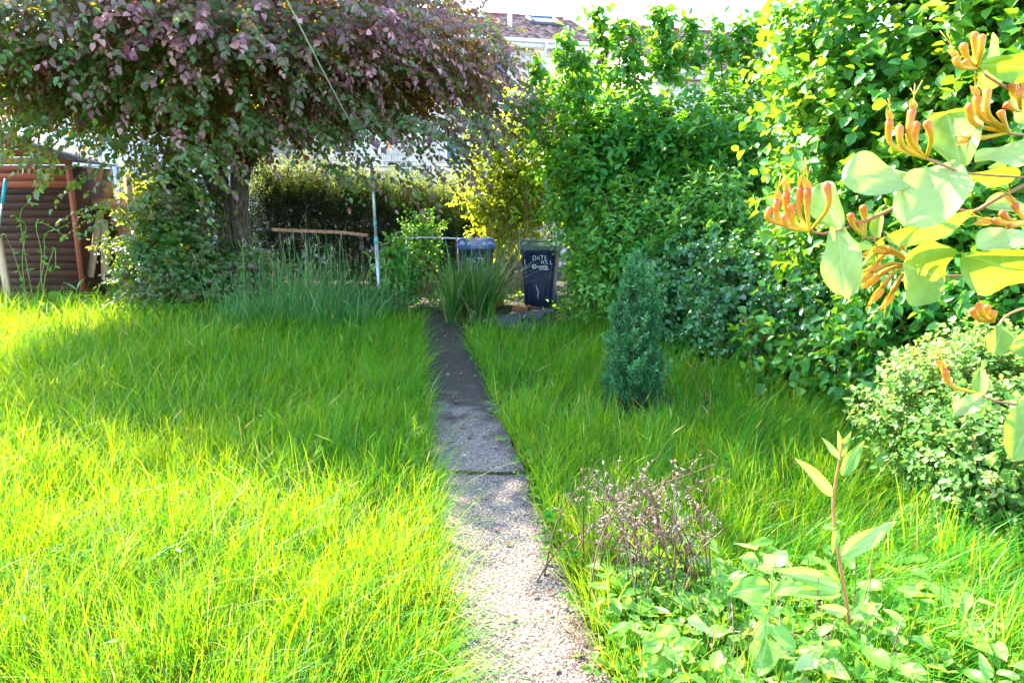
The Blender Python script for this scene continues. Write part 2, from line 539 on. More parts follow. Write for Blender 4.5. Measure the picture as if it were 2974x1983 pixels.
dirt_shade = nt.nodes.new("ShaderNodeMix"); dirt_shade.data_type = 'RGBA'
nt.links.new(r3.outputs[0], dirt_shade.inputs[0]); nt.links.new(mul.outputs[2], dirt_shade.inputs[6])
dirt_shade.inputs[7].default_value = (.038, .025, .015, 1)
nt.links.new(dirt_shade.outputs[2], b.inputs["Base Color"])
b.inputs["Roughness"].default_value = .9
bp = nt.nodes.new("ShaderNodeBump"); bp.inputs["Strength"].default_value = 1.0; bp.inputs["Distance"].default_value = .03
nt.links.new(n2.outputs[0], bp.inputs["Height"]); nt.links.new(bp.outputs[0], b.inputs["Normal"])
M['path'] = m
pm = Mesh()
for y0, y1, dz in ((-1.5, 1.20, 0), (1.215, 3.86, .002), (3.88, 6.5, .010), (6.52, 9.3, .006), (9.32, 11.6, .0)):
    ny_ = 46
    yy = np.linspace(y0, y1, ny_)
    V = []
    for y in yy:
        hw = .275 + .005 * math.sin(5 * y) + .003 * math.sin(17 * y)
        for k, q in enumerate((-1, -1, -.5, 0, .5, 1, 1)):
            z = (.028 + dz) if 0 < k < 6 else -.03
            e = .004 * math.sin(23 * y + k) if k in (1, 5) else 0
            V.append((path_x(y) + q * hw + e, y, z + (.004 * math.sin(9 * y + 4 * q) if 0 < k < 6 else 0)))
    F = [(i * 7 + j, i * 7 + j + 1, (i + 1) * 7 + j + 1, (i + 1) * 7 + j) for i in range(ny_ - 1) for j in range(6)]
    F += [tuple(range(7))[::-1], tuple(range((ny_ - 1) * 7, ny_ * 7))]
    pm.add(V, F)
tag(pm.build('path', M['path']), kind='structure')

M['moss'] = mottled('moss', [(.3, (.03, .035, .008)), (.6, (.10, .085, .015)), (.8, (.16, .13, .04))], scale=60, rough=.95, bump=.8)
mo = Mesh()
for yj in (1.2, 3.87, 6.51):
    for k in range(150):
        x = path_x(yj) + rng.uniform(-.29, .29)
        c_ = np.array((x, yj + .006 * math.sin(30 * x) + rng.normal(0, .006), .030))
        tube(mo, [c_, c_ + np.array((0, 0, rng.uniform(.006, .014)))], [rng.uniform(.006, .013), .003], 6)
for k in range(420):
    y = rng.uniform(1.9, 8); x = path_x(y) + rng.choice([-1, 1]) * rng.uniform(.235, .30)
    c_ = np.array((x, y, .024))
    tube(mo, [c_, c_ + np.array((0, 0, rng.uniform(.008, .02)))], [rng.uniform(.01, .026), .005], 6)
tag(mo.build('moss', M['moss']), 'brown-green moss in the joints and along the edges of the path', 'moss', kind='stuff')

# ------------------------------------------------------------------ buildings and fence behind
M['stone'] = None
m, nt, b, out = new_mat('cream_blockwork')
tc = nt.nodes.new("ShaderNodeTexCoord")
br = nt.nodes.new("ShaderNodeTexBrick")
br.inputs["Scale"].default_value = 1.0
br.inputs["Brick Width"].default_value, br.inputs["Row Height"].default_value = .44, .215
br.inputs["Mortar Size"].default_value = .012
br.inputs["Color1"].default_value, br.inputs["Color2"].default_value = (.66, .58, .46, 1), (.58, .50, .40, 1)
br.inputs["Mortar"].default_value = (.36, .31, .27, 1)
mp = nt.nodes.new("ShaderNodeMapping"); mp.inputs["Rotation"].default_value = (PI / 2, 0, 0)
nt.links.new(tc.outputs["Object"], mp.inputs[0]); nt.links.new(mp.outputs[0], br.inputs[0])
nz = nt.nodes.new("ShaderNodeTexNoise"); nz.inputs["Scale"].default_value = 9; nt.links.new(tc.outputs["Object"], nz.inputs[0])
rr = ramp(nt, [(.3, (.75, .75, .75)), (.7, (1, 1, 1))]); nt.links.new(nz.outputs[0], rr.inputs[0])
mu = nt.nodes.new("ShaderNodeMix"); mu.data_type = 'RGBA'; mu.blend_type = 'MULTIPLY'; mu.inputs[0].default_value = 1
nt.links.new(br.outputs[0], mu.inputs[6]); nt.links.new(rr.outputs[0], mu.inputs[7])
nt.links.new(mu.outputs[2], b.inputs["Base Color"]); b.inputs["Roughness"].default_value = .9
M['stone'] = m
M['render_wall'] = mottled('painted_render', [(.3, (.68, .66, .63)), (.7, (.80, .79, .77))], scale=4, rough=.85, bump=.15, bscale=60)
M['tile'] = mottled('clay_tile', [(.2, (.075, .042, .038)), (.5, (.15, .085, .075)), (.8, (.23, .155, .14))], scale=9, rough=.75, bump=.15, tone_mix=.7)
M['ridge'] = mottled('ridge_tile', [(.3, (.12, .028, .02)), (.7, (.19, .055, .04))], scale=9, rough=.8)
M['white'] = plain('white_plastic', (.80, .80, .80), rough=.35)
M['slate'] = mottled('dark_felt', [(.3, (.05, .055, .07)), (.7, (.10, .11, .13))], scale=12, rough=.8)
m, nt, b, out = new_mat('window_glass')
b.inputs["Base Color"].default_value = (.10, .14, .20, 1)
b.inputs["Roughness"].default_value = .04
b.inputs["Specular IOR Level"].default_value = 1.0
M['glass'] = m


def house(label, R, a, length, z_e, run, windows, skylights, vents, downpipes, ridge_vents=()):
    """R is the ridge's far right end (x, y, z); everything is built in the house's own axes: x along the ridge, -y to the garden."""
    root = thing('house', label, 'house', (R[0], R[1], 0), a)
    zr = R[2]
    wf = -(run - .35)                       # wall face
    def sub(mb, name, mat, par=root, smooth=False):
        return mb.build(name, mat, par, smooth, loc='local')
    w = Mesh()
    zt = z_e + .08
    fr, bk = wf, run - .35
    # front wall with true window openings: built as strips
    cuts = sorted(windows)
    x = -length + .2
    xs_ = [x]
    for (x0, x1, z0, z1) in cuts:
        box(w, (xs_[-1], fr, 0), (x0, fr + .25, zt))
        box(w, (x0, fr, 0), (x1, fr + .25, z0))
        box(w, (x0, fr, z1), (x1, fr + .25, zt))
        xs_.append(x1)
    box(w, (xs_[-1], fr, 0), (-.2, fr + .25, zt))
    # gable ends and back
    for gx in (-length + .2, -.45):
        V = [(gx, fr + .253, 0), (gx + .25, fr + .253, 0), (gx + .25, bk, 0), (gx, bk, 0)]
        top = [(gx, fr + .253, zt), (gx + .25, fr + .253, zt), (gx + .25, bk, zt), (gx, bk, zt), (gx, 0, zr - .25), (gx + .25, 0, zr - .25)]
        w.add(V + top, [(0, 1, 5, 4), (2, 3, 7, 6), (1, 2, 6, 9, 5), (3, 0, 4, 8, 7), (4, 5, 9, 8), (8, 9, 6, 7)])
    box(w, (-length + .453, bk - .25, 0), (-.453, bk, zt))
    sub(w, 'wall', M['stone'])
    # roof: pantile courses on both slopes
    rf = Mesh()
    slope = math.hypot(run, zr - z_e)
    rows = 15
    cw = .20
    cols = int(length / cw)
    prof = [(0, 0), (.18, .028), (.5, .045), (.82, .028), (1, 0)]
    for sgn in (-1, 1):
        for r in range(rows):
            t0, t1 = r / rows, (r + 1.12) / rows
            tn = rng.uniform(0, 1, cols)
            V, F, T = [], [], []
            for c in range(cols):
                x0 = -length + c * cw
                for (q, hgt) in prof:
                    for (t, lift) in ((t0, .0), (min(t1, 1.03), .06)):
                        V.append((x0 + q * cw, sgn * run * t, zr + (z_e - zr) * t + hgt + lift))
                        T.append(tn[c])
                    V.append((x0 + q * cw, sgn * run * min(t1, 1.03), zr + (z_e - zr) * min(t1, 1.03) + .0))
                    T.append(tn[c])
                o = c * 15
                for k in range(4):
                    F.append((o + 3 * k, o + 3 * k + 3, o + 3 * k + 4, o + 3 * k + 1))
                    F.append((o + 3 * k + 1, o + 3 * k + 4, o + 3 * k + 5, o + 3 * k + 2))
            rf.add(V, np.array(F), T)
    roof = sub(rf, 'roof', M['tile'])
    rg = Mesh()
    for k in range(int(length / .42)):
        x0 = -length + k * .42
        tube(rg, [(x0, 0, zr + .02), (x0 + .44, 0, zr + .035)], .10, 8, rng.uniform())
    sub(rg, 'ridge_tiles', M['ridge'], roof)
    for (x0, x1, t0, t1) in skylights:
        def rp(x, t, h): 
            nx_, nz_ = (zr - z_e) / slope, run / slope
            return np.array((x, -run * t - nx_ * h, zr + (z_e - zr) * t + nz_ * h))
        fm = Mesh()
        for A, B in (((x0, t0), (x1, t0)), ((x0, t1), (x1, t1)), ((x0, t0), (x0, t1)), ((x1, t0), (x1, t1))):
            bar(fm, rp(A[0], A[1], .10), rp(B[0], B[1], .10), .12, .12)
        sk = sub(fm, 'skylight', M['slate'], roof)
        gl = Mesh()
        gl.add([rp(x0 + .06, t0, .13), rp(x1 - .06, t0, .13), rp(x1 - .06, t1, .13), rp(x0 + .06, t1, .13)], np.array([(0, 1, 2, 3)]))
        sub(gl, 'skylight_pane', M['glass'], sk)
    for (x, t) in vents:
        z0 = zr + (z_e - zr) * t
        v = Mesh()
        tube(v, [(x, -run * t, z0 - .15), (x, -run * t, z0 + .50)], .07, 10)
        tube(v, [(x, -run * t, z0 + .503), (x, -run * t, z0 + .62)], .085, 10)
        sub(v, 'vent_pipe', M['white'], roof)
    for x in ridge_vents:
        v = Mesh()
        tube(v, [(x, 0, zr + .08), (x, 0, zr + .24)], .09, 10)
        tube(v, [(x, 0, zr + .24), (x, 0, zr + .34)], .13, 10)
        sub(v, 'ridge_vent', M['ridge'], roof)
    gt = Mesh()
    box(gt, (-length - .02, -run + .06, z_e - .24), (.0, -run + .09, z_e + .0))
    box(gt, (-length, -run + .10, z_e - .24), (.0, wf - .003, z_e - .20))
    sub(gt, 'fascia', M['white'])
    gu = Mesh()
    tube(gu, [(-length - .02, -run - .01, z_e - .05), (.05, -run - .01, z_e - .05)], .062, 10)
    sub(gu, 'gutter', M['white'])
    for x in downpipes:
        dpm = Mesh()
        tube(dpm, curve([(x, -run - .01, z_e - .10), (x, -run, z_e - .25), (x - .05, wf - .05, z_e - .62), (x - .05, wf - .05, z_e - 1.2), (x - .05, wf - .05, .1)], 22), .045, 8)
        sub(dpm, 'downpipe', M['white'])
    for (x0, x1, z0, z1) in windows:
        fm = Mesh()
        y = fr + .10
        for A, B in (((x0, z0), (x1, z0)), ((x0, z1), (x1, z1))):
            box(fm, (x0 + .003, y, A[1] - .0 if A[1] == z0 else z1 - .08), (x1 - .003, y + .08, z0 + .08 if A[1] == z0 else z1))
        for x in (x0, (x0 + x1) / 2 - .04, x1 - .08):
            box(fm, (x + .004, y + .004, z0 + .083), (x + .076, y + .076, z1 - .083))
        wi = sub(fm, 'window', M['white'])
        gl = Mesh()
        box(gl, (x0 + .06, y + .03, z0 + .06), (x1 - .06, y + .05, z1 - .06))
        sub(gl, 'pane', M['glass'], wi)
    return root


RD = 27.5
zr = P(1655, 62, RD)[2]
house('cream stone house with brown pantile roof, skylight and white vent pipe',
      (P(1655, 62, RD)[0], RD, zr), math.radians(14), 15.0, P(1600, 138, 24.6)[2], 3.6,
      [(-11.6, -10.0, 4.6, 5.9), (-8.8, -7.3, 4.6, 5.9), (-4.45, -3.1, 4.9, 6.4), (-11.5, -9.0, .9, 2.6), (-5.3, -3.7, 1.9, 3.9)],
      [(-1.78, -.78, .10, .40), (-4.35, -3.5, .10, .40)], [(-2.85, .60)], [-2.0])
house('house with plain brown roof and ridge vent, glimpsed above the tall shrubs',
      (P(2700, 150, 30)[0], 30.5, P(2500, 118, 29)[2]), math.radians(15), 14.0, P(2500, 118, 29)[2] - 2.1, 3.6,
      [(-12.5, -11.1, 1.2, 2.6), (-8.9, -7.2, 4.3, 5.7), (-7.0, -5.2, 1.2, 2.6)], [], [], [-3.0], [-9.55])

# pale flat-roofed outbuilding far left
ob = thing('outbuilding', 'low white outbuilding with a dark flat roof behind the brown shed', 'outbuilding', (-11.5, 18.5, 0))
w = Mesh()
box(w, (-15.5, 18, 0), (-9.9, 21, 3.85))
w.build('wall', M['render_wall'], ob)
w = Mesh(); box(w, (-15.8, 17.75, 4.053), (-9.6, 21.2, 4.25)); w.build('roof', M['slate'], ob)
w = Mesh(); box(w, (-15.75, 17.8, 3.853), (-9.65, 21.15, 4.05)); w.build('fascia', M['white'], ob)

# weathered panel fence
M['greywood'] = mottled('weathered_timber', [(.25, (.20, .19, .19)), (.5, (.36, .345, .34)), (.8, (.50, .48, .47))], scale=5, stretch=(.6, 4, 9), rough=.85, bump=.4, tone_mix=.35)
fz = 2.56
fence = thing('timber_fence', 'weathered grey panel fence behind the dark hedge', 'fence', (-4.5, 17, 0))
px0, pw = -13.4, 1.83
for i in range(8):
    x0 = px0 + i * (pw + .1)
    pmh = Mesh()
    for k in range(15):
        z0 = .12 + k * (fz - .2) / 15
        box(pmh, (x0, 17.02 - .006 * (k % 2), z0), (x0 + pw, 17.04, z0 + (fz - .2) / 15 + .015), rng.uniform())
    for q in (0.02, .5, .98):
        xb = x0 + (pw - .05) * q
        box(pmh, (xb, 16.98, .1), (xb + .05, 17.012, fz - .03), rng.uniform())
    box(pmh, (x0, 16.965, fz - .027), (x0 + pw, 17.06, fz + .01), rng.uniform())
    pmh.build('panel', M['greywood'], fence)
    po = Mesh()
    box(po, (x0 + pw + .002, 16.96, 0), (x0 + pw + .098, 17.06, fz + .06), rng.uniform())
    po.build('post', M['greywood'], fence)

# ------------------------------------------------------------------ purple-leaved tree
TX, TY = -4.42, 11.0
tree = thing('purple_beech_tree', 'spreading purple-leaved tree with a fluted grey trunk', 'tree', (TX, TY, 0))
tk = Mesh()
fl = [(-.17, .0, .115, -.75), (.11, -.05, .135, .1), (.05, .14, .13, .55), (-.05, -.06, .085, -.2)]
tops = []
for (ox, oy, r, lean) in fl:
    pts = curve([(TX + ox * 1.7, TY + oy * 1.7, -.1), (TX + ox * 1.05, TY + oy, .7), (TX + ox, TY + oy, 1.5), (TX + ox * 1.5 + lean * .25, TY + oy * 1.5, 2.3), (TX + ox * 3 + lean * 1.1, TY + oy * 5, 3.4), (TX + ox * 4 + lean * 2, TY + oy * 8, 5.2)], 22)
    rad = np.interp(np.linspace(0, 1, 22), [0, .12, .4, .65, 1], [r * 1.6, r * 1.1, r, r * .8, r * .3])
    rad = rad * (1 + .09 * np.sin(np.arange(22) * 1.9 + ox * 40))
    tube(tk, pts, rad, 11)
    tops.append(pts)
trunk = tk.build('trunk', M['bark'], tree, smooth=True)
bm = Mesh()
ends = []
for k in range(46):
    pts0 = tops[k % 4]
    s0 = pts0[rng.integers(11, 21)]
    th = rng.uniform(0, 2 * PI)
    rr_ = rng.uniform(1.6, 3.9)
    e = np.array((TX + .15 + math.cos(th) * rr_ * 1.05, TY - .8 + math.sin(th) * rr_ * .85, rng.uniform(2.9, 6.6) - .1 * rr_))
    mid = (s0 + e) / 2 + np.array((0, 0, rng.uniform(.1, .7))) + rng.normal(0, .15, 3)
    c = curve([s0, mid, e], 9)
    tube(bm, c, np.linspace(rng.uniform(.03, .06), .008, 9), 6)
    ends.append(c)
    for q in range(3):
        i = rng.integers(3, 8)
        e2 = c[i] + rng.normal(0, .5, 3) + unit(c[-1] - c[0]) * .6
        tube(bm, curve([c[i], (c[i] + e2) / 2 + rng.normal(0, .08, 3), e2], 6), np.linspace(.014, .004, 6), 5)
bm.build('branches', M['bark'], tree)
cr = Mesh(); tw = Mesh()
# crown: wide low dome with a flat underside
N = 11500
d = unit(rng.normal(size=(N, 3)))
r = .42 + .58 * rng.uniform(0, 1, N) ** .75
r *= 1 + .13 * wob(d, 3.0, 2.0) + .09 * wob(d, 8.0, 5.0)
cx, cyy, cz = TX + .35, TY - .8, 3.72
up = d[:, 2] > 0
R_ = np.stack([np.where(d[:, 0] > 0, 3.85, 4.0), np.full(N, 3.3), np.where(up, 3.8, .85)], 1)
R_[:, 2] *= np.where(up, 1, 1 + .55 * wob(d * np.array((1, 1, 0)), 5.5, 3.0))
p = np.array((cx, cyy, cz)) + d * R_ * r[:, None]
hole = wob(p, 1.35, 11.0) + .55 * wob(p, 3.4, 3.0)
keep = hole > -.60
keep &= ~((p[:, 0] < TX - 2.6) & (rng.uniform(0, 1, N) < .62))
keep &= ~((p[:, 0] < -5.4) & (p[:, 2] < 2.85))
keep &= p[:, 0] < -.25 - .6 * np.clip(p[:, 2] - 3.6, 0, 9)
p, d = p[keep], d[keep]
out_ = unit(d * np.array((1, 1, .55)) + rng.normal(0, .45, d.shape) + np.array((0, 0, .08)))
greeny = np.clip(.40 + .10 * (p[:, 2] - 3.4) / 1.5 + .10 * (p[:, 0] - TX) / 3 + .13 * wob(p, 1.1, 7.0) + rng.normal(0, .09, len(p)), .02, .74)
pink = np.where((rng.uniform(0, 1, len(p)) < .30), .52, .06)
sprays(cr, tw, p, out_, .44, 12, .080, .052, greeny, tip_tone=pink, droop=.35, planar=True, twig_r=.003, lift=.45, face=unit(d * np.array((1, 1, .3))), fw=.75, hang=.35)
# low sprays hanging at the near-left edge and the hanging fringe over the fence
hp = []
for (px, py, d_) in ((120, 470, 8.3), (170, 450, 8.4), (230, 490, 8.6), (290, 520, 9.2), (330, 590, 9.5), (310, 640, 9.6), (1000, 490, 9.2), (1090, 500, 9.4), (1150, 505, 9.4), (1210, 500, 9.5), (940, 480, 9.3),
                     (1290, 440, 9.6), (1340, 420, 9.7), (1400, 330, 9.8), (1450, 300, 9.9), (1500, 290, 10), (1530, 300, 10), (1480, 330, 10), (1420, 250, 10), (1450, 190, 10), (1400, 130, 10), (1370, 60, 10), (560, 480, 8.8), (480, 540, 9.2)):
    for q in range(2 if px < 280 else 4 if px < 1280 else 8):
        hp.append(P(px + rng.normal(0, 26), py + rng.normal(0, 20) - 12, d_ + rng.normal(0, .25)))
for q in range(130):
    px, py = rng.uniform(-60, 620), rng.uniform(290, 400)
    if px < 290: py = rng.uniform(200, 310)
    py += 25 * math.sin(px / 70.0) + 50 * (px > 290)
    hp.append(P(px, py, rng.uniform(8.2, 10.6)))
for q in range(150):
    px = rng.uniform(620, 1420)
    hp.append(P(px, rng.uniform(320, 385) + 18 * math.sin(px / 45.0), rng.uniform(8.4, 10.6)))
for q in range(34):
    px = rng.uniform(-40, 300)
    hp.append(P(px, rng.uniform(300, 415), rng.uniform(8.0, 9.4)))
hp = np.array(hp)
hd = unit(np.stack([np.sign(hp[:, 0] - TX) * .7 + rng.normal(0, .3, len(hp)), rng.normal(-.3, .4, len(hp)), rng.normal(-.25, .25, len(hp))], 1))
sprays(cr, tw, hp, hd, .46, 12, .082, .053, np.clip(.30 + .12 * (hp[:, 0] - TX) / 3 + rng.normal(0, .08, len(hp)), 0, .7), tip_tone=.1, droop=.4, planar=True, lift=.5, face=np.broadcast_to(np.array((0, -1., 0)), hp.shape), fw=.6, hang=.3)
crown = cr.build('crown', M['beech'], tree)
tw.build('twigs', M['twig'], crown)


def shrub(name, label, cat, ells, N, mat, L, W, length, n, tone, inner=.45, lump=.16, updir=.5, droop=.2, seed=0.0, stems=14, stem_r=.018, leaders=(), tip=.15, group=None, noise=.12, planar=False, lift=.8, cutoff=-.9, stem_mat='twig', fw=.55, hang=.12, **kw):
    base = np.array(ells[0], float)
    root = thing(name, label, cat, (base[0], base[1], 0), group=group)
    lf, tg = Mesh(), Mesh()
    p, d = shell(ells, N, inner, lump, seed)
    ok = wob(p, 2.1, seed + 5) + .5 * wob(p, 5.0, seed) > cutoff
    p, d = p[ok], d[ok]
    dd = unit(d + np.array((0, 0, updir)) + rng.normal(0, .35, p.shape))
    tn = np.clip(tone + noise * wob(p, 1.9, seed + 2) + rng.normal(0, .07, len(p)), 0, .95)
    sprays(lf, tg, p - dd * length * .5, dd, length, n, L, W, tn, tip_tone=tip, droop=droop, planar=planar, lift=lift, face=unit(d * np.array((1, 1, .4))), fw=fw, hang=hang, **kw)
    for (a, b, r_, nn_) in leaders:                  # tall upright shoots: a foot, b tip
        a, b = np.array(a, float), np.array(b, float)
        c = curve([a, (a + b) / 2 + rng.normal(0, .04, 3), b], 10)
        tube(tg, c, np.linspace(.010, .003, 10), 5)
        k = nn_
        t = rng.uniform(0.05, 1, k)
        q = a + (b - a) * t[:, None] + rng.normal(0, 1, (k, 3)) * (r_ * (1.05 - t))[:, None] * np.array((1, 1, .4))
        dq = unit(rng.normal(0, .55, (k, 3)) + np.array((0, 0, .85)))
        sprays(lf, tg, q - dq * length * .4, dq, length * .85, n, L, W, np.clip(tone + .08 + rng.normal(0, .09, k), 0, .95), tip_tone=tip, droop=droop + .1, lift=lift, face=unit(rng.normal(0, 1, q.shape) * np.array((1, 1, .2))), fw=.8, hang=.5)
    sm = Mesh()
    for k in range(stems):
        e = np.array(ells[k % len(ells)], float)
        foot = np.array((e[0] + rng.normal(0, e[3] * .35), e[1] + rng.normal(0, e[4] * .35), -.05))
        th = rng.uniform(0, 2 * PI)
        top = np.array((e[0] + math.cos(th) * e[3] * .7, e[1] + math.sin(th) * e[4] * .7, e[2] + e[5] * rng.uniform(.2, .8)))
        if top[2] < .2: top[2] = .2
        tube(sm, curve([foot, (foot + top) / 2 + rng.normal(0, .08, 3) - np.array((top - foot)[:2].tolist() + [0]) * .15, top], 8), np.linspace(stem_r, stem_r * .3, 8), 6)
    if stems:
        sm.build('stems', M[stem_mat], root)
    f = lf.build('foliage', mat, root)
    tg.build('twigs', M['twig'] if stem_mat == 'twig' else M[stem_mat], f)
    return root


# suckers and ivy round the tree's foot
shrub('sucker_thicket', 'bushy mass of green and bronze leafy suckers round the foot of the purple tree', 'shrub',
      [(TX - .75, 10.4, .8, .95, .6, 1.05), (TX - .55, 10.5, 1.75, .55, .5, .8), (TX + .3, 10.35, .5, .75, .6, .62)], 1300, M['beech'], .082, .058, .42, 9, .22, seed=3, tip=.16, noise=.1, updir=.2, droop=.3, planar=True, lift=.6, fw=.7)

# dark clipped hedge in front of the fence, shaggy on top
hedge = thing('dark_hedge', 'dark shaggy conifer hedge with pale sunlit shoots on top, beyond the washing line post', 'hedge', (-2.6, 14.0, 0))
hb, ht = Mesh(), Mesh()
hs = []
for i in range(13):
    t = i / 12
    hs.append((-4.9 + 4.4 * t, 13.7 + 1.1 * t, .0, .62, .62, 2.42 - .50 * t + .06 * math.sin(5 * t)))
p, d = shell(hs, 9500, .66, .08, 1.0)
tt = np.clip(.30 + .30 * (p[:, 2] - 1.55) / .6 + .28 * (p[:, 0] + 2.9) / 1.6 + rng.normal(0, .1, len(p)), .02, .95)  # paler towards the top and right end: sunlit parts put into the needle colour
dd = unit(d * .7 + np.array((.25, -.05, .55)) + rng.normal(0, .3, p.shape))
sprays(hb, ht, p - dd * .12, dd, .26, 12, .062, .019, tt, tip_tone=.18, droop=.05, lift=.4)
top = p[(p[:, 2] > 1.62 - .22 * np.clip(p[:, 0] + 3.2, 0, 3))][:2600]
dt = unit(np.array((.30, 0, 1.0)) + rng.normal(0, .22, top.shape))
sprays(hb, ht, top, dt, .40, 14, .055, .015, np.full(len(top), .78), tip_tone=.15, droop=.1, lift=.4)  # pale tone paints the sunlight on the top shoots
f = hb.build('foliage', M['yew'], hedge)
ht.build('twigs', M['twig'], f)
st = Mesh()
for i in range(14):
    x = -4.8 + i * .32
    tube(st, curve([(x, 13.75 + .075 * i, -.05), (x + .05, 13.8 + .075 * i, .7), (x - .06, 13.75 + .075 * i, 1.5)], 6), np.linspace(.03, .01, 6), 6)
st.build('stems', M['bark'], hedge)

# ------------------------------------------------------------------ shrubs along the boundary
shrub('hazel_shrub', 'sunlit yellow-green shrub behind the two bins', 'shrub',
      [(.35, 13.0, 2.4, 1.35, .9, 1.5), (-.15, 12.7, 1.65, .75, .6, .85), (1.2, 13.2, 3.3, .9, .8, .85)], 2100, M['hazel'], .085, .062, .42, 8, .45, inner=.35, seed=8, stems=26, stem_r=.014, cutoff=-.75, droop=.3)
ld = []
for (px, py, fy, d_) in ((1640, 75, 300, 9.3), (1735, 12, 250, 9.4), (1790, 30, 250, 9.5), (1835, 60, 260, 9.3), (1905, 4, 220, 9.5), (1935, 20, 240, 9.4), (2005, 45, 230, 9.2), (2085, 50, 230, 9.1), (2150, 48, 240, 9.0), (2200, 42, 230, 9.0), (2245, 95, 260, 8.8), (1690, 150, 330, 9.2), (1560, 170, 380, 9.6), (2290, 130, 260, 8.4)):
    ld.append((P(px + 12, fy, d_), P(px, py, d_), .12, 26 if py > 20 else 34))
shrub('dogwood_shrub', 'tall mid-green dogwood shrub with upright shoots against the sky, behind the small conifer', 'shrub',
      [(1.75, 9.6, 1.65, 1.25, .9, 1.35), (1.2, 10.4, 2.1, .65, .7, 1.2), (2.75, 9.3, 1.85, .95, .9, 1.6), (.85, 10.9, 2.7, .5, .5, .85), (1.6, 9.7, 2.5, .9, .7, .75)], 3300, M['dogwood'], .108, .060, .40, 8, .42, inner=.45, seed=21, leaders=ld, tip=.14, droop=.28, updir=.8, cutoff=-.85)
shrub('privet_bush', 'bright green privet bush with pointed glossy leaves, between the bins and the small conifer', 'bush',
      [(1.75, 8.75, .95, .85, .65, 1.0), (1.2, 9.6, .75, .42, .5, .85), (2.35, 8.3, 1.05, .6, .6, .95)], 2300, M['privet'], .090, .040, .34, 10, .45, inner=.5, seed=31, updir=.9, droop=.12, tip=.25, lift=.7, jit=.3)
shrub('ivy_bank', 'dark ivy-covered bank of small glossy leaves to the side of the conifer', 'ivy',
      [(2.55, 6.9, .55, .75, .9, .85), (2.95, 6.0, .6, .6, .8, .9), (2.05, 7.8, .55, .6, .7, .8)], 2900, M['ivy'], .050, .046, .22, 9, .38, inner=.6, seed=41, updir=.1, droop=.35, tip=.12, a=.25, wb=.8, lift=.5)
shrub('bramble', 'low bramble with larger pale three-part leaves at the foot of the ivy bank', 'bramble',
      [(2.35, 5.95, .35, .35, .35, .38), (2.55, 5.5, .3, .3, .3, .35)], 130, M['privet'], .088, .066, .34, 6, .5, inner=.3, seed=44, updir=.3, stems=6, stem_r=.006, stem_mat='redstem', a=.4, wb=.72)
shrub('viburnum_shrub', 'tall sunlit shrub with round veined leaves and flat green flower heads, behind the honeysuckle', 'shrub',
      [(3.25, 6.0, 1.9, 1.0, 1.0, 1.7), (3.7, 5.2, 2.0, .9, .9, 1.6), (3.1, 6.3, 3.0, .9, .9, 1.0), (3.9, 5.2, 3.3, 1.0, .9, 1.0)], 3900, M['dogwood'], .092, .072, .34, 7, .52, inner=.45, seed=51, tip=.22, droop=.3, updir=.5, cutoff=-.8, a=.34, wb=.8)
shrub('lower_viburnum', 'dense leafy lower shrub with drooping catkins, above the pale small-leaved bush', 'shrub',
      [(3.15, 5.0, .85, .75, .8, .95), (3.5, 4.3, .8, .7, .7, .9)], 1500, M['dogwood'], .078, .048, .30, 8, .45, inner=.55, seed=57, tip=.12, droop=.4, updir=.1)
shrub('cotoneaster_bush', 'pale small-leaved bush with glossy oval leaves at the lawn edge below the honeysuckle', 'bush',
      [(2.62, 3.60, .40, .58, .55, .50), (2.80, 3.2, .42, .55, .5, .51), (2.46, 3.25, .31, .36, .4, .41)], 2300, M['cotoneaster'], .036, .025, .20, 12, .44, inner=.62, seed=61, tip=.25, updir=.7, droop=.05, stems=20, stem_r=.007, twig_r=.0022, lift=.6, noise=.16)

c = P(440, 600, 13.0)
shrub('sunlit_shrub', 'bright yellow sunlit shrub seen through the gap beside the compost bay', 'shrub', [(c[0], 13.0, 1.2, .75, .5, 1.1)], 650, M['hazel'], .085, .06, .38, 8, .6, inner=.35, seed=81, stems=8, stem_r=.012)

# ------------------------------------------------------------------ small blue-green conifer
cb = G(1836, 1178)
con = thing('dwarf_conifer', 'small blue-green conical conifer standing in the lawn', 'conifer', cb)
cm, ct = Mesh(), Mesh()
K = 210
zk = 1.12 * (1 - (1 - rng.uniform(0, 1, K)) ** .60)
thk = rng.uniform(0, 2 * PI, K)
profk = np.interp(zk, [0, .15, .45, .75, 1.0, 1.12], [.215, .22, .175, .125, .055, .008])
rk = profk * rng.uniform(.45, 1.0, K)
plen = rng.uniform(.14, .27, K) * np.interp(zk, [0, .9, 1.15], [1, .85, .75])
pos, dd, tn = [], [], []
for k in range(K):
    o = np.array((math.cos(thk[k]), math.sin(thk[k]), 0))
    ax = unit(o * rng.uniform(.12, .5) + np.array((0, 0, 1.0)) + rng.normal(0, .10, 3))
    ptn = rng.normal(0, .10)
    for q in range(11):
        t = q / 10
        side = rng.normal(0, 1, 3) * np.array((1, 1, .3))
        pos.append(cb + o * rk[k] + np.array((0, 0, zk[k])) + ax * plen[k] * (t - .25) + side * .022 * (1 - .75 * t))
        dd.append(unit(ax + .45 * side * (1 - t)))
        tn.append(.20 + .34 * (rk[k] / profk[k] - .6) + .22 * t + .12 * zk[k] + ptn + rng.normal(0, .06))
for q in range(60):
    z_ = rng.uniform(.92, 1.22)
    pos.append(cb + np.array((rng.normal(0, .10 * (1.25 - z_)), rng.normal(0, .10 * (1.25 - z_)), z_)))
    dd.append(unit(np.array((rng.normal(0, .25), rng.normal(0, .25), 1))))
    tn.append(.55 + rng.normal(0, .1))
pos, dd, tn = np.array(pos), np.array(dd), np.clip(np.array(tn), 0, .85)
ok = pos[:, 2] > .02
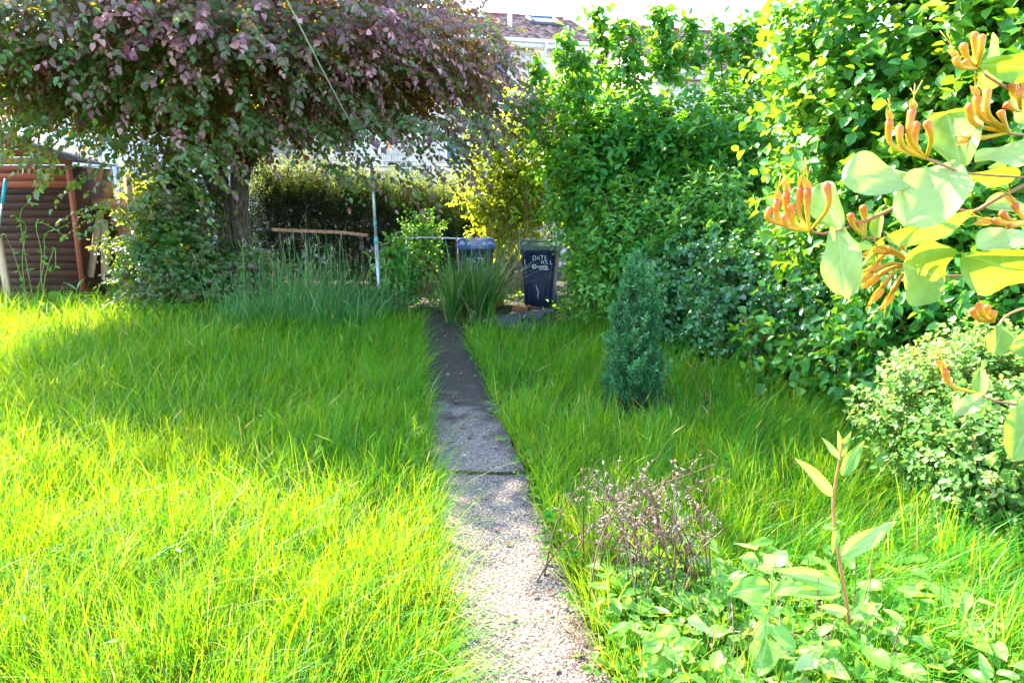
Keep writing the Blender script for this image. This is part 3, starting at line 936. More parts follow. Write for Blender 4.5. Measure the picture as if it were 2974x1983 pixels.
sprays(cm, ct, pos[ok], dd[ok], .062, 10, .028, .0085, tn[ok], tip_tone=.16, droop=0.0, lift=.2, spread=.8, twig_r=.0014)
tb = Mesh()
tube(tb, [cb + np.array((0, 0, -.05)), cb + np.array((.005, 0, .6)), cb + np.array((0, 0, 1.22))], [.022, .014, .003], 7)
tb.build('trunk', M['twig'], con)
fo = cm.build('foliage', M['conifer'], con)
ct.build('twigs', M['twig'], fo)

# ------------------------------------------------------------------ lawn grass
def lawn_mask(x, y):
    far = np.where(x < path_x(y), np.interp(x, [-14, -8, -5, -3, -1.3], [11.4, 11.0, 10.0, 9.6, 9.3]), np.interp(x, [-1, 0.2, 1, 2], [8.9, 8.6, 9.2, 9.6]))
    ok = (y < far) & (x < hedge_x(y) + .1) & (x > -14)
    ok &= np.abs(x - path_x(y)) > .262 + .03 * wob(np.stack([x * 0, y, y * 0], -1), 4.0, 2.0)
    return ok


gr = Mesh()
zones = [(1.1, 1.75, -4.2, 2.6, 1500, 3, .0070), (1.75, 3.2, -2.9, 2.9, 5200, 4, .0052), (1.75, 3.2, -5.2, -2.9, 1500, 3, .0075), (3.2, 5.0, -4.5, 3.2, 3200, 4, .0060), (3.2, 5.0, -7.5, -4.5, 1200, 3, .0085), (5.0, 7.5, -6.6, 3.2, 1600, 3, .0078), (5.0, 7.5, -10.0, -6.6, 800, 3, .0100), (7.5, 11.3, -12.5, 2.2, 850, 3, .0105)]
for (y0, y1, x0, x1, den, seg, w) in zones:
    N = int((y1 - y0) * (x1 - x0) * den)
    x, y = rng.uniform(x0, x1, N), rng.uniform(y0, y1, N)
    tuft = wob(np.stack([x, y, x * 0], -1), 5.5, 2.0) + .6 * wob(np.stack([x, y, x * 0], -1), 14.0, 5.0)
    ok = lawn_mask(x, y) & (rng.uniform(-1.2, 1.6, N) < tuft + 1.1)
    ok &= ~((x > .45) & (x < 1.35) & (y < 2.8) & (rng.uniform(0, 1, N) < .55))           # the weedy border is thinner
    ok &= ((x - cb[0]) ** 2 + (y - cb[1]) ** 2) > .12
    x, y, tuft = x[ok], y[ok], tuft[ok]
    k = len(x)
    root = np.stack([x, y, np.full(k, -.005)], 1)
    la = np.array((.22, -.10)) + np.stack([wob(root, 1.3, 3.0), wob(root, 1.5, 8.0)], 1) * .38 + rng.normal(0, .48, (k, 2))
    dpath = x - path_x(y)
    edge = np.exp(-np.clip(np.abs(dpath) - .25, 0, 9) / .14)
    la[:, 0] -= np.sign(dpath) * edge * .55
    lean = np.concatenate([la, np.zeros((k, 1))], 1)
    left = x < path_x(y)
    hmean = np.where(left, .225 + .012 * np.clip(y - 4, 0, 6), .19 + .012 * np.clip(y - 4, 0, 4))
    big = wob(np.stack([x, y, x * 0], -1), 1.9, 6.0)
    h = hmean * (1 + .34 * tuft + .22 * big) * rng.gamma(9, 1 / 9, k)
    h = np.clip(h, .05, .55)
    tone = np.clip(.45 + .16 * wob(root, 1.1, 4.0) + rng.normal(0, .17, k), 0, .9)
    dry = rng.uniform(0, 1, k) < .06
    tone[dry] = rng.uniform(.9, 1, dry.sum())
    blades(gr, root, lean, h, w * rng.uniform(.6, 1.5, k), rng.uniform(.05, .85, k), tone, seg)
for k in range(260):
    y = rng.uniform(2.0, 9.0); x = rng.uniform(-.62 * y - .6, .3 * y + .3)
    if not lawn_mask(np.array(x), np.array(y)): continue
    hh = rng.uniform(.24, .42)
    lx, ly = rng.normal(.0, .10), rng.normal(0, .06)
    p0, p1 = np.array((x, y, 0)), np.array((x + lx, y + ly, hh))
    tn = rng.choice([.5, .6, .8, .92])
    blades(gr, np.stack([p0, p0]), np.stack([(p1 - p0) * np.array((1, 1, 0)) / hh / 1.0] * 2), np.full(2, hh), np.full(2, .0028 + .0004 * y), np.full(2, .3), np.full(2, tn), 4)
    e = p0 + (p1 - p0) * np.array((.65, .65, .90))
    tube(gr, [e, e + np.array((lx * .2, ly * .2, .03)), e + np.array((lx * .5, ly * .5, .07))], [.0013, .0020 + .0004 * y, .001], 4, min(1, tn + .1))
for k in range(160):                                  # clover and broad weeds low in the sward
    y = rng.uniform(1.9, 7.0); x = rng.uniform(-.62 * y - .6, .3 * y + .3)
    if not lawn_mask(np.array(x), np.array(y)) or wob(np.array((x, y, 0.)), 1.6, 3.0) < .0: continue
    n_l = 4
    pz = np.tile((x, y, rng.uniform(.06, .17)), (n_l, 1)) + rng.normal(0, .012, (n_l, 3))
    az = rng.uniform(0, 6.28, n_l)
    add_leaves(gr, pz, np.stack([np.cos(az), np.sin(az), az * 0 + .15], 1), unit(np.array((0, -.3, 1.)) + rng.normal(0, .25, (n_l, 3))), rng.uniform(.025, .05), rng.uniform(.018, .03), rng.uniform(.15, .4))
tag(gr.build('grass', M['grass']), 'long unmown lawn grass on both sides of the path', 'grass', kind='stuff')

# tall seeding grasses in front of the tree and by the post
tg_ = Mesh()
N = 2700
x = rng.uniform(-4.0, -1.75, N)
y = 9.35 + rng.uniform(-.75, .55, N)
h = (.36 + .36 * np.exp(-((x + 2.7) / .7) ** 2)) * rng.gamma(7, 1 / 7, N)
lean = np.concatenate([rng.normal(0, .5, (N, 2)) + np.array((.12, 0)), np.zeros((N, 1))], 1)
ok = wob(np.stack([x, y, x * 0], -1), 3.2, 1.0) > -.55
blades(tg_, np.stack([x, y, x * 0], 1)[ok], lean[ok], h[ok], rng.uniform(.008, .018, N)[ok], rng.uniform(.05, 1.0, N)[ok], np.clip(rng.normal(.45, .2, N), 0, 1)[ok], 6)
for k in range(125):                                   # straight flowering stems with slim heads
    xx, yy = rng.normal(-2.75, .55), 9.3 + rng.uniform(-.6, .5)
    hh = rng.uniform(.55, 1.15)
    lx = rng.normal(0, .08)
    c = curve([(xx, yy, 0), (xx + lx * .4, yy, hh * .5), (xx + lx, yy - .03, hh)], 6)
    tn = rng.choice([.3, .5, .6, .9])
    tube(tg_, c, np.linspace(.004, .0022, 6), 4, tn)
    hl = rng.uniform(.06, .16)
    tube(tg_, [c[-1], c[-1] + np.array((lx * .1, 0, hl * .5)), c[-1] + np.array((lx * .3, 0, hl))], [.003, .0065, .002], 5, min(1, tn + .1))
tag(tg_.build('tall_grass', M['tallgrass']), 'stand of tall seeding grass stems between the tree and the washing line post', 'tall grass', kind='stuff')

# ------------------------------------------------------------------ strap-leaved clumps
def strap_clump(name, label, base, N, hh, spread, w, tone, cat='plant', mat='strap', dead=.12):
    root = thing(name, label, cat, base)
    m_ = Mesh()
    K = 9
    ck = rng.normal(0, 1, (K, 2)) * spread * .24
    hk_ = rng.uniform(.65, 1.1, K)
    ci = rng.integers(0, K, N)
    az = rng.uniform(0, 2 * PI, N)
    r0 = rng.uniform(0, 1, N) ** .7
    rt = np.array(base) + np.concatenate([ck[ci] + rng.normal(0, .035, (N, 2)), np.zeros((N, 1))], 1)
    lean = np.stack([np.cos(az), np.sin(az), np.zeros(N)], 1) * (.1 + r0[:, None] * .8) + np.concatenate([ck[ci] * .9, np.zeros((N, 1))], 1) + rng.normal(0, .12, (N, 3)) * np.array((1, 1, 0))
    hh = hh * hk_[ci] * rng.uniform(.55, 1.15, N)
    tn = np.clip(tone + rng.normal(0, .17, N), 0, .85)
    dd_ = rng.uniform(0, 1, N) < dead
    tn[dd_] = rng.uniform(.9, 1, dd_.sum())
    blades(m_, rt, lean, hh, w * rng.uniform(.55, 1.3, N), rng.uniform(.0, 1.25, N) * (.25 + .75 * r0), tn, 8)
    m_.build('leaves', M[mat], root)
    return root


strap_clump('strap_leaf_clump', 'big clump of long arching strap leaves in front of the blue-lidded bin', G(1350, 932), 600, 1.18, .56, .026, .5)
strap_clump('iris_clump', 'sunlit sword-leaved clump beside the leaning boards and shed', P(365, 830, 11.0) * np.array((1, 1, 0)), 150, .62, .5, .026, .6, dead=.05)

strap_clump('coarse_grass_tuft', 'coarse wide-bladed grass tuft at the bottom corner below the pale bush', G(2860, 1950), 70, .34, .4, .014, .7, cat='grass tuft', mat='weed', dead=.05)
strap_clump('coarse_grass_tuft', 'coarse grass tuft standing against the foot of the pale small-leaved bush', G(2720, 1680), 60, .40, .4, .011, .6, cat='grass tuft', mat='grass', dead=.05)
strap_clump('coarse_grass_tuft', 'tuft of narrow upright leaves among the dead stalks by the path', G(1830, 1800), 46, .24, .3, .012, .6, cat='grass tuft', mat='weed', dead=.05)

# ------------------------------------------------------------------ wheelie bins
M['binblack'] = mottled('bin_plastic', [(.3, (.008, .013, .038)), (.7, (.018, .028, .07))], scale=5, rough=.38, bump=.05, spec=.5)
M['lidgreen'] = mottled('green_lid', [(.3, (.025, .05, .04)), (.7, (.07, .115, .085))], scale=7, rough=.5, bump=.08)
M['lidblue'] = mottled('blue_lid', [(.36, (.015, .05, .22)), (.47, (.03, .09, .30)), (.54, (.14, .15, .18)), (.75, (.20, .20, .22))], scale=4.5, stretch=(1, 3, 1), rough=.45, bump=.1)
M['rubber'] = plain('rubber', (.02, .02, .022), rough=.8)
M['paint'] = mottled('white_paint', [(.35, (.34, .42, .48)), (.6, (.62, .70, .74))], scale=60, rough=.7, bump=0)
M['logo'] = plain('printed_white', (.80, .82, .84), rough=.5)


def rrect(w, d, r, n=4):
    out = []
    for (sx_, sy_, a0) in ((1, -1, -PI / 2), (1, 1, 0), (-1, 1, PI / 2), (-1, -1, PI)):
        for i in range(n + 1):
            a = a0 + i * PI / 2 / n
            out.append((sx_ * (w / 2 - r) + r * math.cos(a), sy_ * (d / 2 - r) + r * math.sin(a)))
    return out


def loft(m_, secs, cap0=True, cap1=True, tone=.5):
    n = len(secs[0])
    V = [p_ for s_ in secs for p_ in s_]
    F = [(i * n + j, i * n + (j + 1) % n, (i + 1) * n + (j + 1) % n, (i + 1) * n + j) for i in range(len(secs) - 1) for j in range(n)]
    if cap0: F.append(tuple(range(n))[::-1])
    if cap1: F.append(tuple(range((len(secs) - 1) * n, len(secs) * n)))
    m_.add(V, F, tone)


STROKES = {'O': [[(.35, 1), (.08, .85), (0, .5), (.1, .1), (.38, 0), (.65, .15), (.72, .55), (.6, .9), (.35, 1)]], 'A': [[(0, 0), (.33, 1), (.7, 0)], [(.14, .38), (.56, .38)]], 'T': [[(0, 1), (.7, .98)], [(.36, .98), (.34, 0)]],
           'E': [[(.62, 1), (.02, 1), (0, 0), (.64, .02)], [(.02, .52), (.52, .52)]], 'H': [[(0, 1), (.02, 0)], [(.62, 1), (.6, 0)], [(0, .5), (.6, .53)]], 'I': [[(.2, 1), (.2, 0)], [(.05, 1), (.36, 1)]], 'L': [[(.04, 1), (0, 0), (.58, .03)]], '1': [[(.1, .8), (.28, 1), (.28, 0)]]}


def make_bin(label, loc, rz, lidmat, lines, printed, group):
    root = thing('wheelie_bin', label, 'wheelie bin', loc, rz, group)
    H, W0, W1, D0, D1 = .96, .45, .555, .50, .68
    sub = lambda mb, nm, mt, par=root, sm=False: mb.build(nm, mt, par, sm, loc='local')
    yf = lambda z: -(D0 + (D1 - D0) * z / H) / 2
    b_ = Mesh()
    secs = []
    for z in (0.03, .06, .3, .6, .86, .865, .93, .935, .96):
        t = z / H
        w, d_ = W0 + (W1 - W0) * t, D0 + (D1 - D0) * t
        if z >= .865: w, d_ = w + .03, d_ + .03
        if z == .03: w, d_ = w - .03, d_ - .03
        secs.append([(x_, y_, z) for x_, y_ in rrect(w, d_, .055)])
    loft(b_, secs)
    body = sub(b_, 'body', M['binblack'])
    pn = Mesh()                                       # raised arched rib on the front
    arch = [(-.11, .05), (-.115, .44), (-.085, .49), (.085, .49), (.115, .44), (.11, .05)]
    tube(pn, [(x_, yf(z_) - .002, z_) for x_, z_ in arch], .009, 6)
    for x_ in (-.21, .21):
        tube(pn, [(x_ * (W0 / W1), yf(.05) + .003, .05), (x_, yf(.8) + .003, .8)], .010, 6)
    sub(pn, 'front_ribs', M['binblack'], body)
    lid = Mesh()
    secs = []
    for (gw, gd, z, rr_) in ((.62, .74, .965, .05), (.63, .75, .985, .055), (.63, .75, 1.01, .055), (.60, .72, 1.035, .06), (.50, .60, 1.05, .06), (.2, .3, 1.056, .05)):
        secs.append([(x_, y_ - .015, z + .045 * (y_ / .37) * (1 if z > .97 else .15)) for x_, y_ in rrect(gw, gd, rr_)])
    loft(lid, secs)
    lo = sub(lid, 'lid', M[lidmat], root, True)
    lo.data.polygons.foreach_set("use_smooth", np.zeros(len(lo.data.polygons), bool))
    hn = Mesh()                                       # lid grips and rear handle
    for x_ in (-.22, .22):
        tube(hn, curve([(x_ - .06, -.30, 1.02), (x_ - .045, -.31, 1.075), (x_ + .045, -.31, 1.075), (x_ + .06, -.30, 1.02)], 9), .018, 7)
    for k in range(3):
        bar(hn, (-.2 + .0 * k, -.12 + .14 * k, 1.045 + .017 * k), (.2, -.12 + .14 * k, 1.045 + .017 * k), .04, .02)
    sub(hn, 'lid_ribs', M[lidmat], lo)
    hd_ = Mesh()
    tube(hd_, curve([(-.26, .34, .95), (-.26, .41, .99), (0, .42, 1.0), (.26, .41, .99), (.26, .34, .95)], 13), .016, 8)
    sub(hd_, 'handle', M['binblack'])
    for s_ in (-1, 1):
        wh = Mesh()
        tube(wh, [(s_ * .20, .25, .10), (s_ * .245, .25, .10)], .10, 18)
        wo = sub(wh, 'wheel', M['rubber'])
        hb_ = Mesh(); tube(hb_, [(s_ * .246, .25, .10), (s_ * .252, .25, .10)], .05, 12); sub(hb_, 'hub', M['binblack'], wo)
    lt = Mesh()
    for (txt, x0, z0, hgt) in lines:
        x_ = x0
        for ch in txt:
            for stk in STROKES.get(ch, []):
                pts = [(x_ + a * hgt, yf(z0 + c * hgt) - .004, z0 + c * hgt + .05 * a * hgt) for a, c in stk]
                pts = [(q[0] + rng.normal(0, .001), q[1], q[2] + rng.normal(0, .001)) for q in pts]
                tube(lt, pts, .0034 + .026 * hgt, 5)
            x_ += hgt * (.95 if ch not in 'I1' else .6)
    if lines:
        sub(lt, 'painted_lettering', M['paint'], body)
    if printed:
        for (txt, x0, z0, sz) in (("recycle", -.03, .655, .062), ("for Wiltshire", .02, .622, .029)):
            cu = bpy.data.curves.new('print', 'FONT')
            cu.body, cu.size, cu.extrude, cu.offset = txt, sz, .001, .0009
            to = bpy.data.objects.new('print', cu)
            COL.objects.link(to)
            bpy.context.view_layer.update()
            me = bpy.data.meshes.new_from_object(to.evaluated_get(bpy.context.evaluated_depsgraph_get()))
            bpy.data.objects.remove(to)
            vs = np.array([v_.co[:] for v_ in me.vertices])
            pr = Mesh()
            pr.add(np.stack([vs[:, 0] + x0, yf(z0 + vs[:, 1]) - .004 - vs[:, 2], vs[:, 1] + z0], 1), [tuple(f_.vertices) for f_ in me.polygons])
            sub(pr, 'printed_words', M['logo'], body)
        ar = Mesh()
        th = np.linspace(.3, 5.6, 16)
        tube(ar, [(-.065 + .026 * math.cos(a), yf(.67) - .004, .672 + .026 * math.sin(a)) for a in th], .008, 6)
        tube(ar, [(-.050, yf(.65) - .004, .648), (-.026, yf(.66) - .004, .660)], [.015, .001], 6)
        sub(ar, 'recycling_arrow', M['logo'], body)
        sc_ = Mesh()                                   # a scuffed streak of paint
        tube(sc_, [(-.04, yf(.36) - .003, .38), (-.02, yf(.3) - .003, .31), (.01, yf(.25) - .003, .25)], [.003, .009, .004], 5)
        tube(sc_, [(.0, yf(.27) - .003, .28), (-.01, yf(.2) - .003, .2), (-.012, yf(.14) - .003, .14)], [.004, .007, .002], 5)
        sub(sc_, 'paint_streak', M['paint'], body)
    return root


make_bin('black wheelie bin with a dull green lid and white recycle print, beside the green hedge', P(1569, 880, 11.1) * np.array((1, 1, 0)), math.radians(-9), 'lidgreen',
         [("1", .03, .848, .045), ("OATE", -.085, .775, .066), ("HILL", .05, .712, .056)], True, 'wheelie bins at the end of the path')
make_bin('dark wheelie bin with a faded blue lid, half hidden behind the strap-leaved clump', P(1383, 880, 11.4) * np.array((1, 1, 0)), math.radians(4), 'lidblue',
         [("OATE", -.15, .70, .085), ("HILL", -.11, .57, .08)], False, 'wheelie bins at the end of the path')

# bricks and slabs on the ground by the bins
M['brick'] = mottled('red_brick', [(.3, (.26, .075, .03)), (.7, (.46, .17, .08))], scale=30, rough=.9, bump=.5)
M['slab'] = mottled('paving_slab', [(.3, (.035, .036, .04)), (.6, (.075, .075, .08)), (.8, (.11, .105, .10))], scale=12, rough=.85, bump=.3)


def block(name, label, cat, c, size, rz, mat, tilt=0.0, group=None):
    m_ = Mesh()
    w, d_, h_ = size
    r_ = min(size) * .12
    secs = []
    for z, ins in ((0, r_ * .6), (r_, 0), (h_ - r_, 0), (h_, r_)):
        secs.append([(x_ + rng.normal(0, .0012), y_ + rng.normal(0, .0012), z) for x_, y_ in rrect(w - 2 * ins, d_ - 2 * ins, r_, 2)])
    loft(m_, secs)
    o = m_.build(name, mat)
    o.location = [float(q) for q in c]
    o.rotation_euler = (tilt, 0, rz)
    return tag(o, label, cat, group)


block('brick', 'orange-red brick lying flat on the slabs, farther from the green-lidded bin', 'brick', G(1510, 903), (.235, .11, .07), -.18, M['brick'], .05, 'loose bricks by the bins')
block('brick', 'orange-red brick touching the foot of the green-lidded bin', 'brick', G(1548, 893), (.215, .105, .068), .16, M['brick'], 0, 'loose bricks by the bins')
block('brick', 'dull brown brick standing tilted beside the strap-leaved clump', 'brick', G(1447, 888), (.15, .11, .12), .5, M['brick'], .2, 'loose bricks by the bins')
for (px, py, w, d_, rz, lb) in ((1462, 930, .55, .42, -.25, 'grey paving slab next to the strap-leaved clump'), (1530, 918, .50, .40, -.22, 'grey paving slab directly in front of the bricks'), (1575, 908, .36, .40, -.2, 'grey paving slab nearest the green-lidded bin'), (1500, 950, .5, .3, -.25, 'grey paving slab half under the lawn edge')):
    c = G(px, py); c[2] = .0
    block('paving_slab', lb, 'paving slab', c, (w, d_, .045), rz, M['slab'], 0, 'slabs in front of the bins')

# ------------------------------------------------------------------ washing line post, line, bent rail
M['galv'] = mottled('galvanised_steel', [(.3, (.30, .34, .38)), (.7, (.52, .55, .58))], scale=25, rough=.42, metal=.6, bump=.1)
M['teal'] = plain('teal_paint', (.10, .36, .40), rough=.5)
pb = P(1104, 880, 10.0); pb[2] = -.1
pt = P(1079, 475, 10.0)
pole = thing('washing_line_post', 'leaning galvanised washing line post with hooks near its top', 'post', (pb[0], pb[1], 0))
m_ = Mesh(); mid = pb + (pt - pb) * .52
tube(m_, [pb, mid], .026, 12); m_.build('lower_tube', M['galv'], pole, True)
m_ = Mesh(); tube(m_, [mid, pt], .0215, 12); m_.build('upper_tube', M['galv'], pole, True)
for u0, u1, r_ in ((-.012, .03, .031), (.10, .13, .024)):
    m_ = Mesh(); tube(m_, [mid + (pt - pb) * u0, mid + (pt - pb) * u1], r_, 12); m_.build('collar', M['teal'], pole, True)
m_ = Mesh()
hk = pb + (pt - pb) * .91
tube(m_, curve([hk + np.array((-.11, 0, .02)), hk + np.array((-.06, -.01, -.01)), hk, hk + np.array((.06, -.01, -.01)), hk + np.array((.11, 0, .02))], 11), .010, 6)
tube(m_, [hk + np.array((0, 0, -.04)), hk + np.array((0, 0, .05))], .030, 10)
m_.build('hook_bracket', M['teal'], pole)
m_ = Mesh(); tube(m_, [pt - np.array((0, 0, .02)), pt + np.array((0, 0, .06))], .012, 8); m_.build('top_pin', M['galv'], pole)
m_ = Mesh()
tube(m_, curve([pt + np.array((0, 0, .02)), P(955, 240, 7.2), P(832, 0, 5.0), P(520, -640, 3.0)], 26), .006, 5)
M['rope'] = plain('line_cord', (.55, .62, .42), rough=.6)
tag(m_.build('washing_line', M['rope']), 'pale cord running from the post up over the garden', 'washing line')
m_ = Mesh()
c = curve([P(790, 667, 10.9), P(880, 671, 10.9), P(985, 675, 10.9), P(1068, 684, 10.9)], 14)
for i in range(13):
    bar(m_, c[i], c[i + 1], .03, .05)
M['rail'] = mottled('reddish_timber', [(.3, (.26, .12, .07)), (.7, (.44, .24, .16))], scale=9, stretch=(.4, 4, 4), rough=.8)
rl = thing('bent_rail', 'bowed reddish-brown timber rail spanning from the tree to the post', 'rail', (c[7][0], c[7][1], 0))
m_.build('rail', M['rail'], rl)
for i in (1, 12):
    m_ = Mesh()
    box(m_, (c[i][0] - .012, c[i][1] + .018, -.05), (c[i][0] + .012, c[i][1] + .04, c[i][2] - .03))
    m_.build('stake', M['bark'], rl)
m_ = Mesh()
c = curve([P(1180, 691, 11.6), P(1250, 690, 11.6), P(1330, 693, 11.6)], 8)
tube(m_, c, .014, 6)
for i in (0, 7):
    tube(m_, [c[i], c[i] * np.array((1, 1, 0))], .012, 6)
tag(m_.build('pale_rail', M['galv']), 'thin pale horizontal rail beside the blue-lidded bin', 'rail')

# ------------------------------------------------------------------ shed and the corner beside it
M['shedboard'] = mottled('red_brown_boards', [(.25, (.12, .030, .016)), (.5, (.25, .062, .032)), (.8, (.34, .10, .055))], scale=6, stretch=(.5, 3, 7), rough=.7, bump=.35, tone_mix=.3)
M['sheddark'] = mottled('dark_brown_boards', [(.25, (.028, .015, .011)), (.5, (.065, .030, .020)), (.8, (.11, .05, .034))], scale=6, stretch=(.5, 3, 7), rough=.8, bump=.35, tone_mix=.3)
M['rawwood'] = mottled('bare_timber', [(.25, (.22, .13, .07)), (.5, (.40, .27, .16)), (.8, (.55, .42, .28))], scale=6, stretch=(4, 4, .5), rough=.8, bump=.3)
sd_ = 11.6
xr = P(245, 820, sd_)[0]
shed = thing('garden_shed', 'red-brown timber garden shed with a darker lower wall, at the lawn edge under the tree', 'shed', (xr - 1.4, sd_ + .9, 0))
hc = P(230, 475, sd_)[2]
slope_s = .40
def zroof(x): return hc + .02 + (xr - x) * slope_s if x > xr - 1.35 else hc + .02 + 1.35 * slope_s - (xr - 1.35 - x) * slope_s
zs = 1.90
for nm, z0, z1, mt in (('lower_boards', .05, zs, 'sheddark'), ('upper_boards', zs + .003, 3.0, 'shedboard')):
    m_ = Mesh()
    n = int((z1 - z0) / .125) + 1
    for k in range(n):
        a0, a1 = z0 + k * .125, min(z0 + (k + 1) * .125 + .012, z1)
        xe = xr - .05
        xl = xr - 2.65
        # clip the board to the gable
        if a0 > hc - .05:
            xe = xr - .05 - (a0 - hc + .05) / slope_s
            xl = xr - 2.65 + (a0 - hc + .05) / slope_s
        if xe - xl < .1: break
        V = [(xl, sd_, a0), (xe, sd_, a0), (xe, sd_ + .03, a0), (xl, sd_ + .03, a0), (xl, sd_ + .003, a1 - .024), (xe, sd_ + .003, a1 - .024), (xe, sd_ + .03, a1 - .024), (xl, sd_ + .03, a1 - .024)]
        m_.add(V, np.array([(0, 3, 2, 1), (4, 5, 6, 7), (0, 1, 5, 4), (1, 2, 6, 5), (2, 3, 7, 6), (3, 0, 4, 7)]), rng.uniform())
    m_.build(nm, M[mt], shed)
m_ = Mesh(); box(m_, (xr - .05, sd_ + .035, .05), (xr - .02, sd_ + 1.2, hc - .03)); box(m_, (xr - 2.68, sd_ + .035, .05), (xr - 2.65, sd_ + 1.2, hc - .03)); box(m_, (xr - 2.648, sd_ + 1.17, .05), (xr - .053, sd_ + 1.2, hc - .05)); m_.build('side_wall', M['sheddark'], shed)
m_ = Mesh(); box(m_, (xr - 2.63, sd_ + .032, .06), (xr - .055, sd_ + .034, hc - .1)); m_.build('backing', M['sheddark'], shed)
m_ = Mesh(); bar(m_, (xr - .02, sd_ - .02, 0), (xr - .02, sd_ - .02, hc), .075, .05, up=(0, 1, 0)); m_.build('corner_trim', M['shedboard'], shed)
m_ = Mesh()
bar(m_, (xr + .06, sd_ - .045, hc - .01), (xr - 1.35, sd_ - .045, zroof(xr - 1.35)), .025, .11, up=(0, 0, 1))
bar(m_, (xr - 2.85, sd_ - .045, hc - .03), (xr - 1.352, sd_ - .045, zroof(xr - 1.35)), .025, .11, up=(0, 0, 1))
m_.build('bargeboard', M['shedboard'], shed)
m_ = Mesh()
za, xa = zroof(xr - 1.35) + .065, xr - 1.35
for sg, xe in ((1, xr + .05), (-1, xr - 2.75)):
    V = [(xa, sd_ - .08, za), (xe, sd_ - .08, hc + .02), (xe, sd_ + 1.25, hc + .02), (xa, sd_ + 1.25, za)]
    V += [(x_, y_, z_ + .03) for x_, y_, z_ in V]
    m_.add(V, np.array([(0, 3, 2, 1), (4, 5, 6, 7), (0, 1, 5, 4), (1, 2, 6, 5), (2, 3, 7, 6), (3, 0, 4, 7)]))
m_.build('roof', M['slate'], shed)

m_ = Mesh(); a, b_ = P(2, 620, 9.6), P(17, 520, 9.7)
dirp = unit(b_ - a)
tube(m_, [a - dirp * 1.15, a + dirp * .15], .014, 9); hs_ = Mesh(); tube(hs_, [a + dirp * .15, b_], .024, 10)
st_ = thing('broom_handle', 'turquoise-tipped handle leaning at the edge by the shed', 'handle', a - dirp * 1.15)
m_.build('shaft', M['galv'], st_); M['turq'] = plain('turquoise_plastic', (.02, .36, .45), rough=.35); hs_.build('grip', M['turq'], st_)
pw_ = P(20, 840, 10.4)
m_ = Mesh(); bar(m_, P(-6, 690, 10.4), (pw_[0] + .02, pw_[1], -.05), .09, .06, up=(0, 1, 0)); tag(m_.build('timber_stake', M['rawwood']), 'rough pale timber stake leaning in front of the shed wall', 'stake')
# compost bay of old timber beside the shed
bay = thing('compost_bay', 'old timber compost bay with a thick top beam beside the shed', 'compost bay', P(325, 810, 12.3) * np.array((1, 1, 0)))
m_ = Mesh(); bar(m_, P(240, 592, 12.2), P(372, 592, 12.2), .20, .17); m_.build('top_beam', M['rail'], bay)
m_ = Mesh()
for k in range(4):
    x0, x1 = P(330 + k * 13, 600, 12.25)[0], P(341 + k * 13, 600, 12.25)[0]
    box(m_, (x0, 12.26, 0), (x1, 12.30, 1.48))
m_.build('side_boards', M['rail'], bay)
m_ = Mesh(); a = P(395, 700, 12.1); box(m_, (a[0] - .05, 12.0, 0), (a[0] + .05, 12.1, 2.1)); m_.build('post', M['rawwood'], bay)
m_ = Mesh(); a = P(245, 700, 12.4); box(m_, (a[0] - .04, 12.3, 0), (a[0] + .04, 12.4, 1.5)); m_.build('post', M['rawwood'], bay)
for (t0, t1, lb) in (((292, 612), (262, 805), 'pale sawn board leaning steeply against the compost bay beam'), ((303, 640), (305, 800), 'shorter pale board propped upright beside the leaning board')):
    m_ = Mesh()
    a, b_ = P(*t0, 12.0), P(*t1, 11.75)
    b_[2] = max(b_[2], -.02)
    bar(m_, b_, a, .12, .03, up=(0, 1, 0))
    tag(m_.build('leaning_board', M['rawwood']), lb, 'board', 'boards leaning on the compost bay')

M['petal'] = mottled('orange_petal', [(.3, (.62, .18, .01)), (.7, (.80, .42, .03))], scale=20, rough=.5)
M['darkdisc'] = mottled('dark_centre', [(.3, (.03, .012, .008)), (.7, (.10, .035, .015))], scale=60, rough=.8, bump=.5)
M['leafmetal'] = plain('green_paint', (.06, .16, .03), rough=.5)


def sunflower(c, r, label, petals):
    root = thing('sunflower_ornament', label, 'garden ornament', (c[0], c[1], 0), group='sunflower ornaments')
    s_ = Mesh(); tube(s_, curve([(c[0] + .05, c[1] + .03, 0), (c[0] + .02, c[1] + .03, c[2] * .5), (c[0], c[1] + .015, c[2])], 8), .009, 6); s_.build('stem', M['leafmetal'], root)
    d_ = Mesh()
    secs = [[(c[0] + q * r * .5 * math.cos(a), c[1] - .03 * (1 - q * q) - .012, c[2] + q * r * .5 * math.sin(a)) for a in np.linspace(0, 2 * PI, 16, endpoint=False)] for q in (1.0, .75, .4, .08)]
    secs.insert(0, [(x_, y_ + .02, z_) for x_, y_, z_ in secs[0]])
    loft(d_, secs); d_.build('disc', M['darkdisc'], root, True)
    if petals:
        p_ = Mesh()
        for k in range(17):
            a = k * 2 * PI / 17
            u_ = np.array((math.cos(a), 0, math.sin(a)))
            big_leaf(p_, np.array(c) + u_ * r * .40, np.array(c) + u_ * r * (1.0 + .1 * (k % 2)) + np.array((0, -.02, 0)), r * .40, (0, -1, 0), 5, 3, shape='lance')
        p_.build('petals', M['petal'], root)


sunflower(P(437, 566, 10.9), .11, 'orange sunflower ornament with a dark centre standing beside the leafy suckers', True)
sunflower(P(412, 593, 11.0), .055, 'small dark disc ornament below the orange sunflower', False)

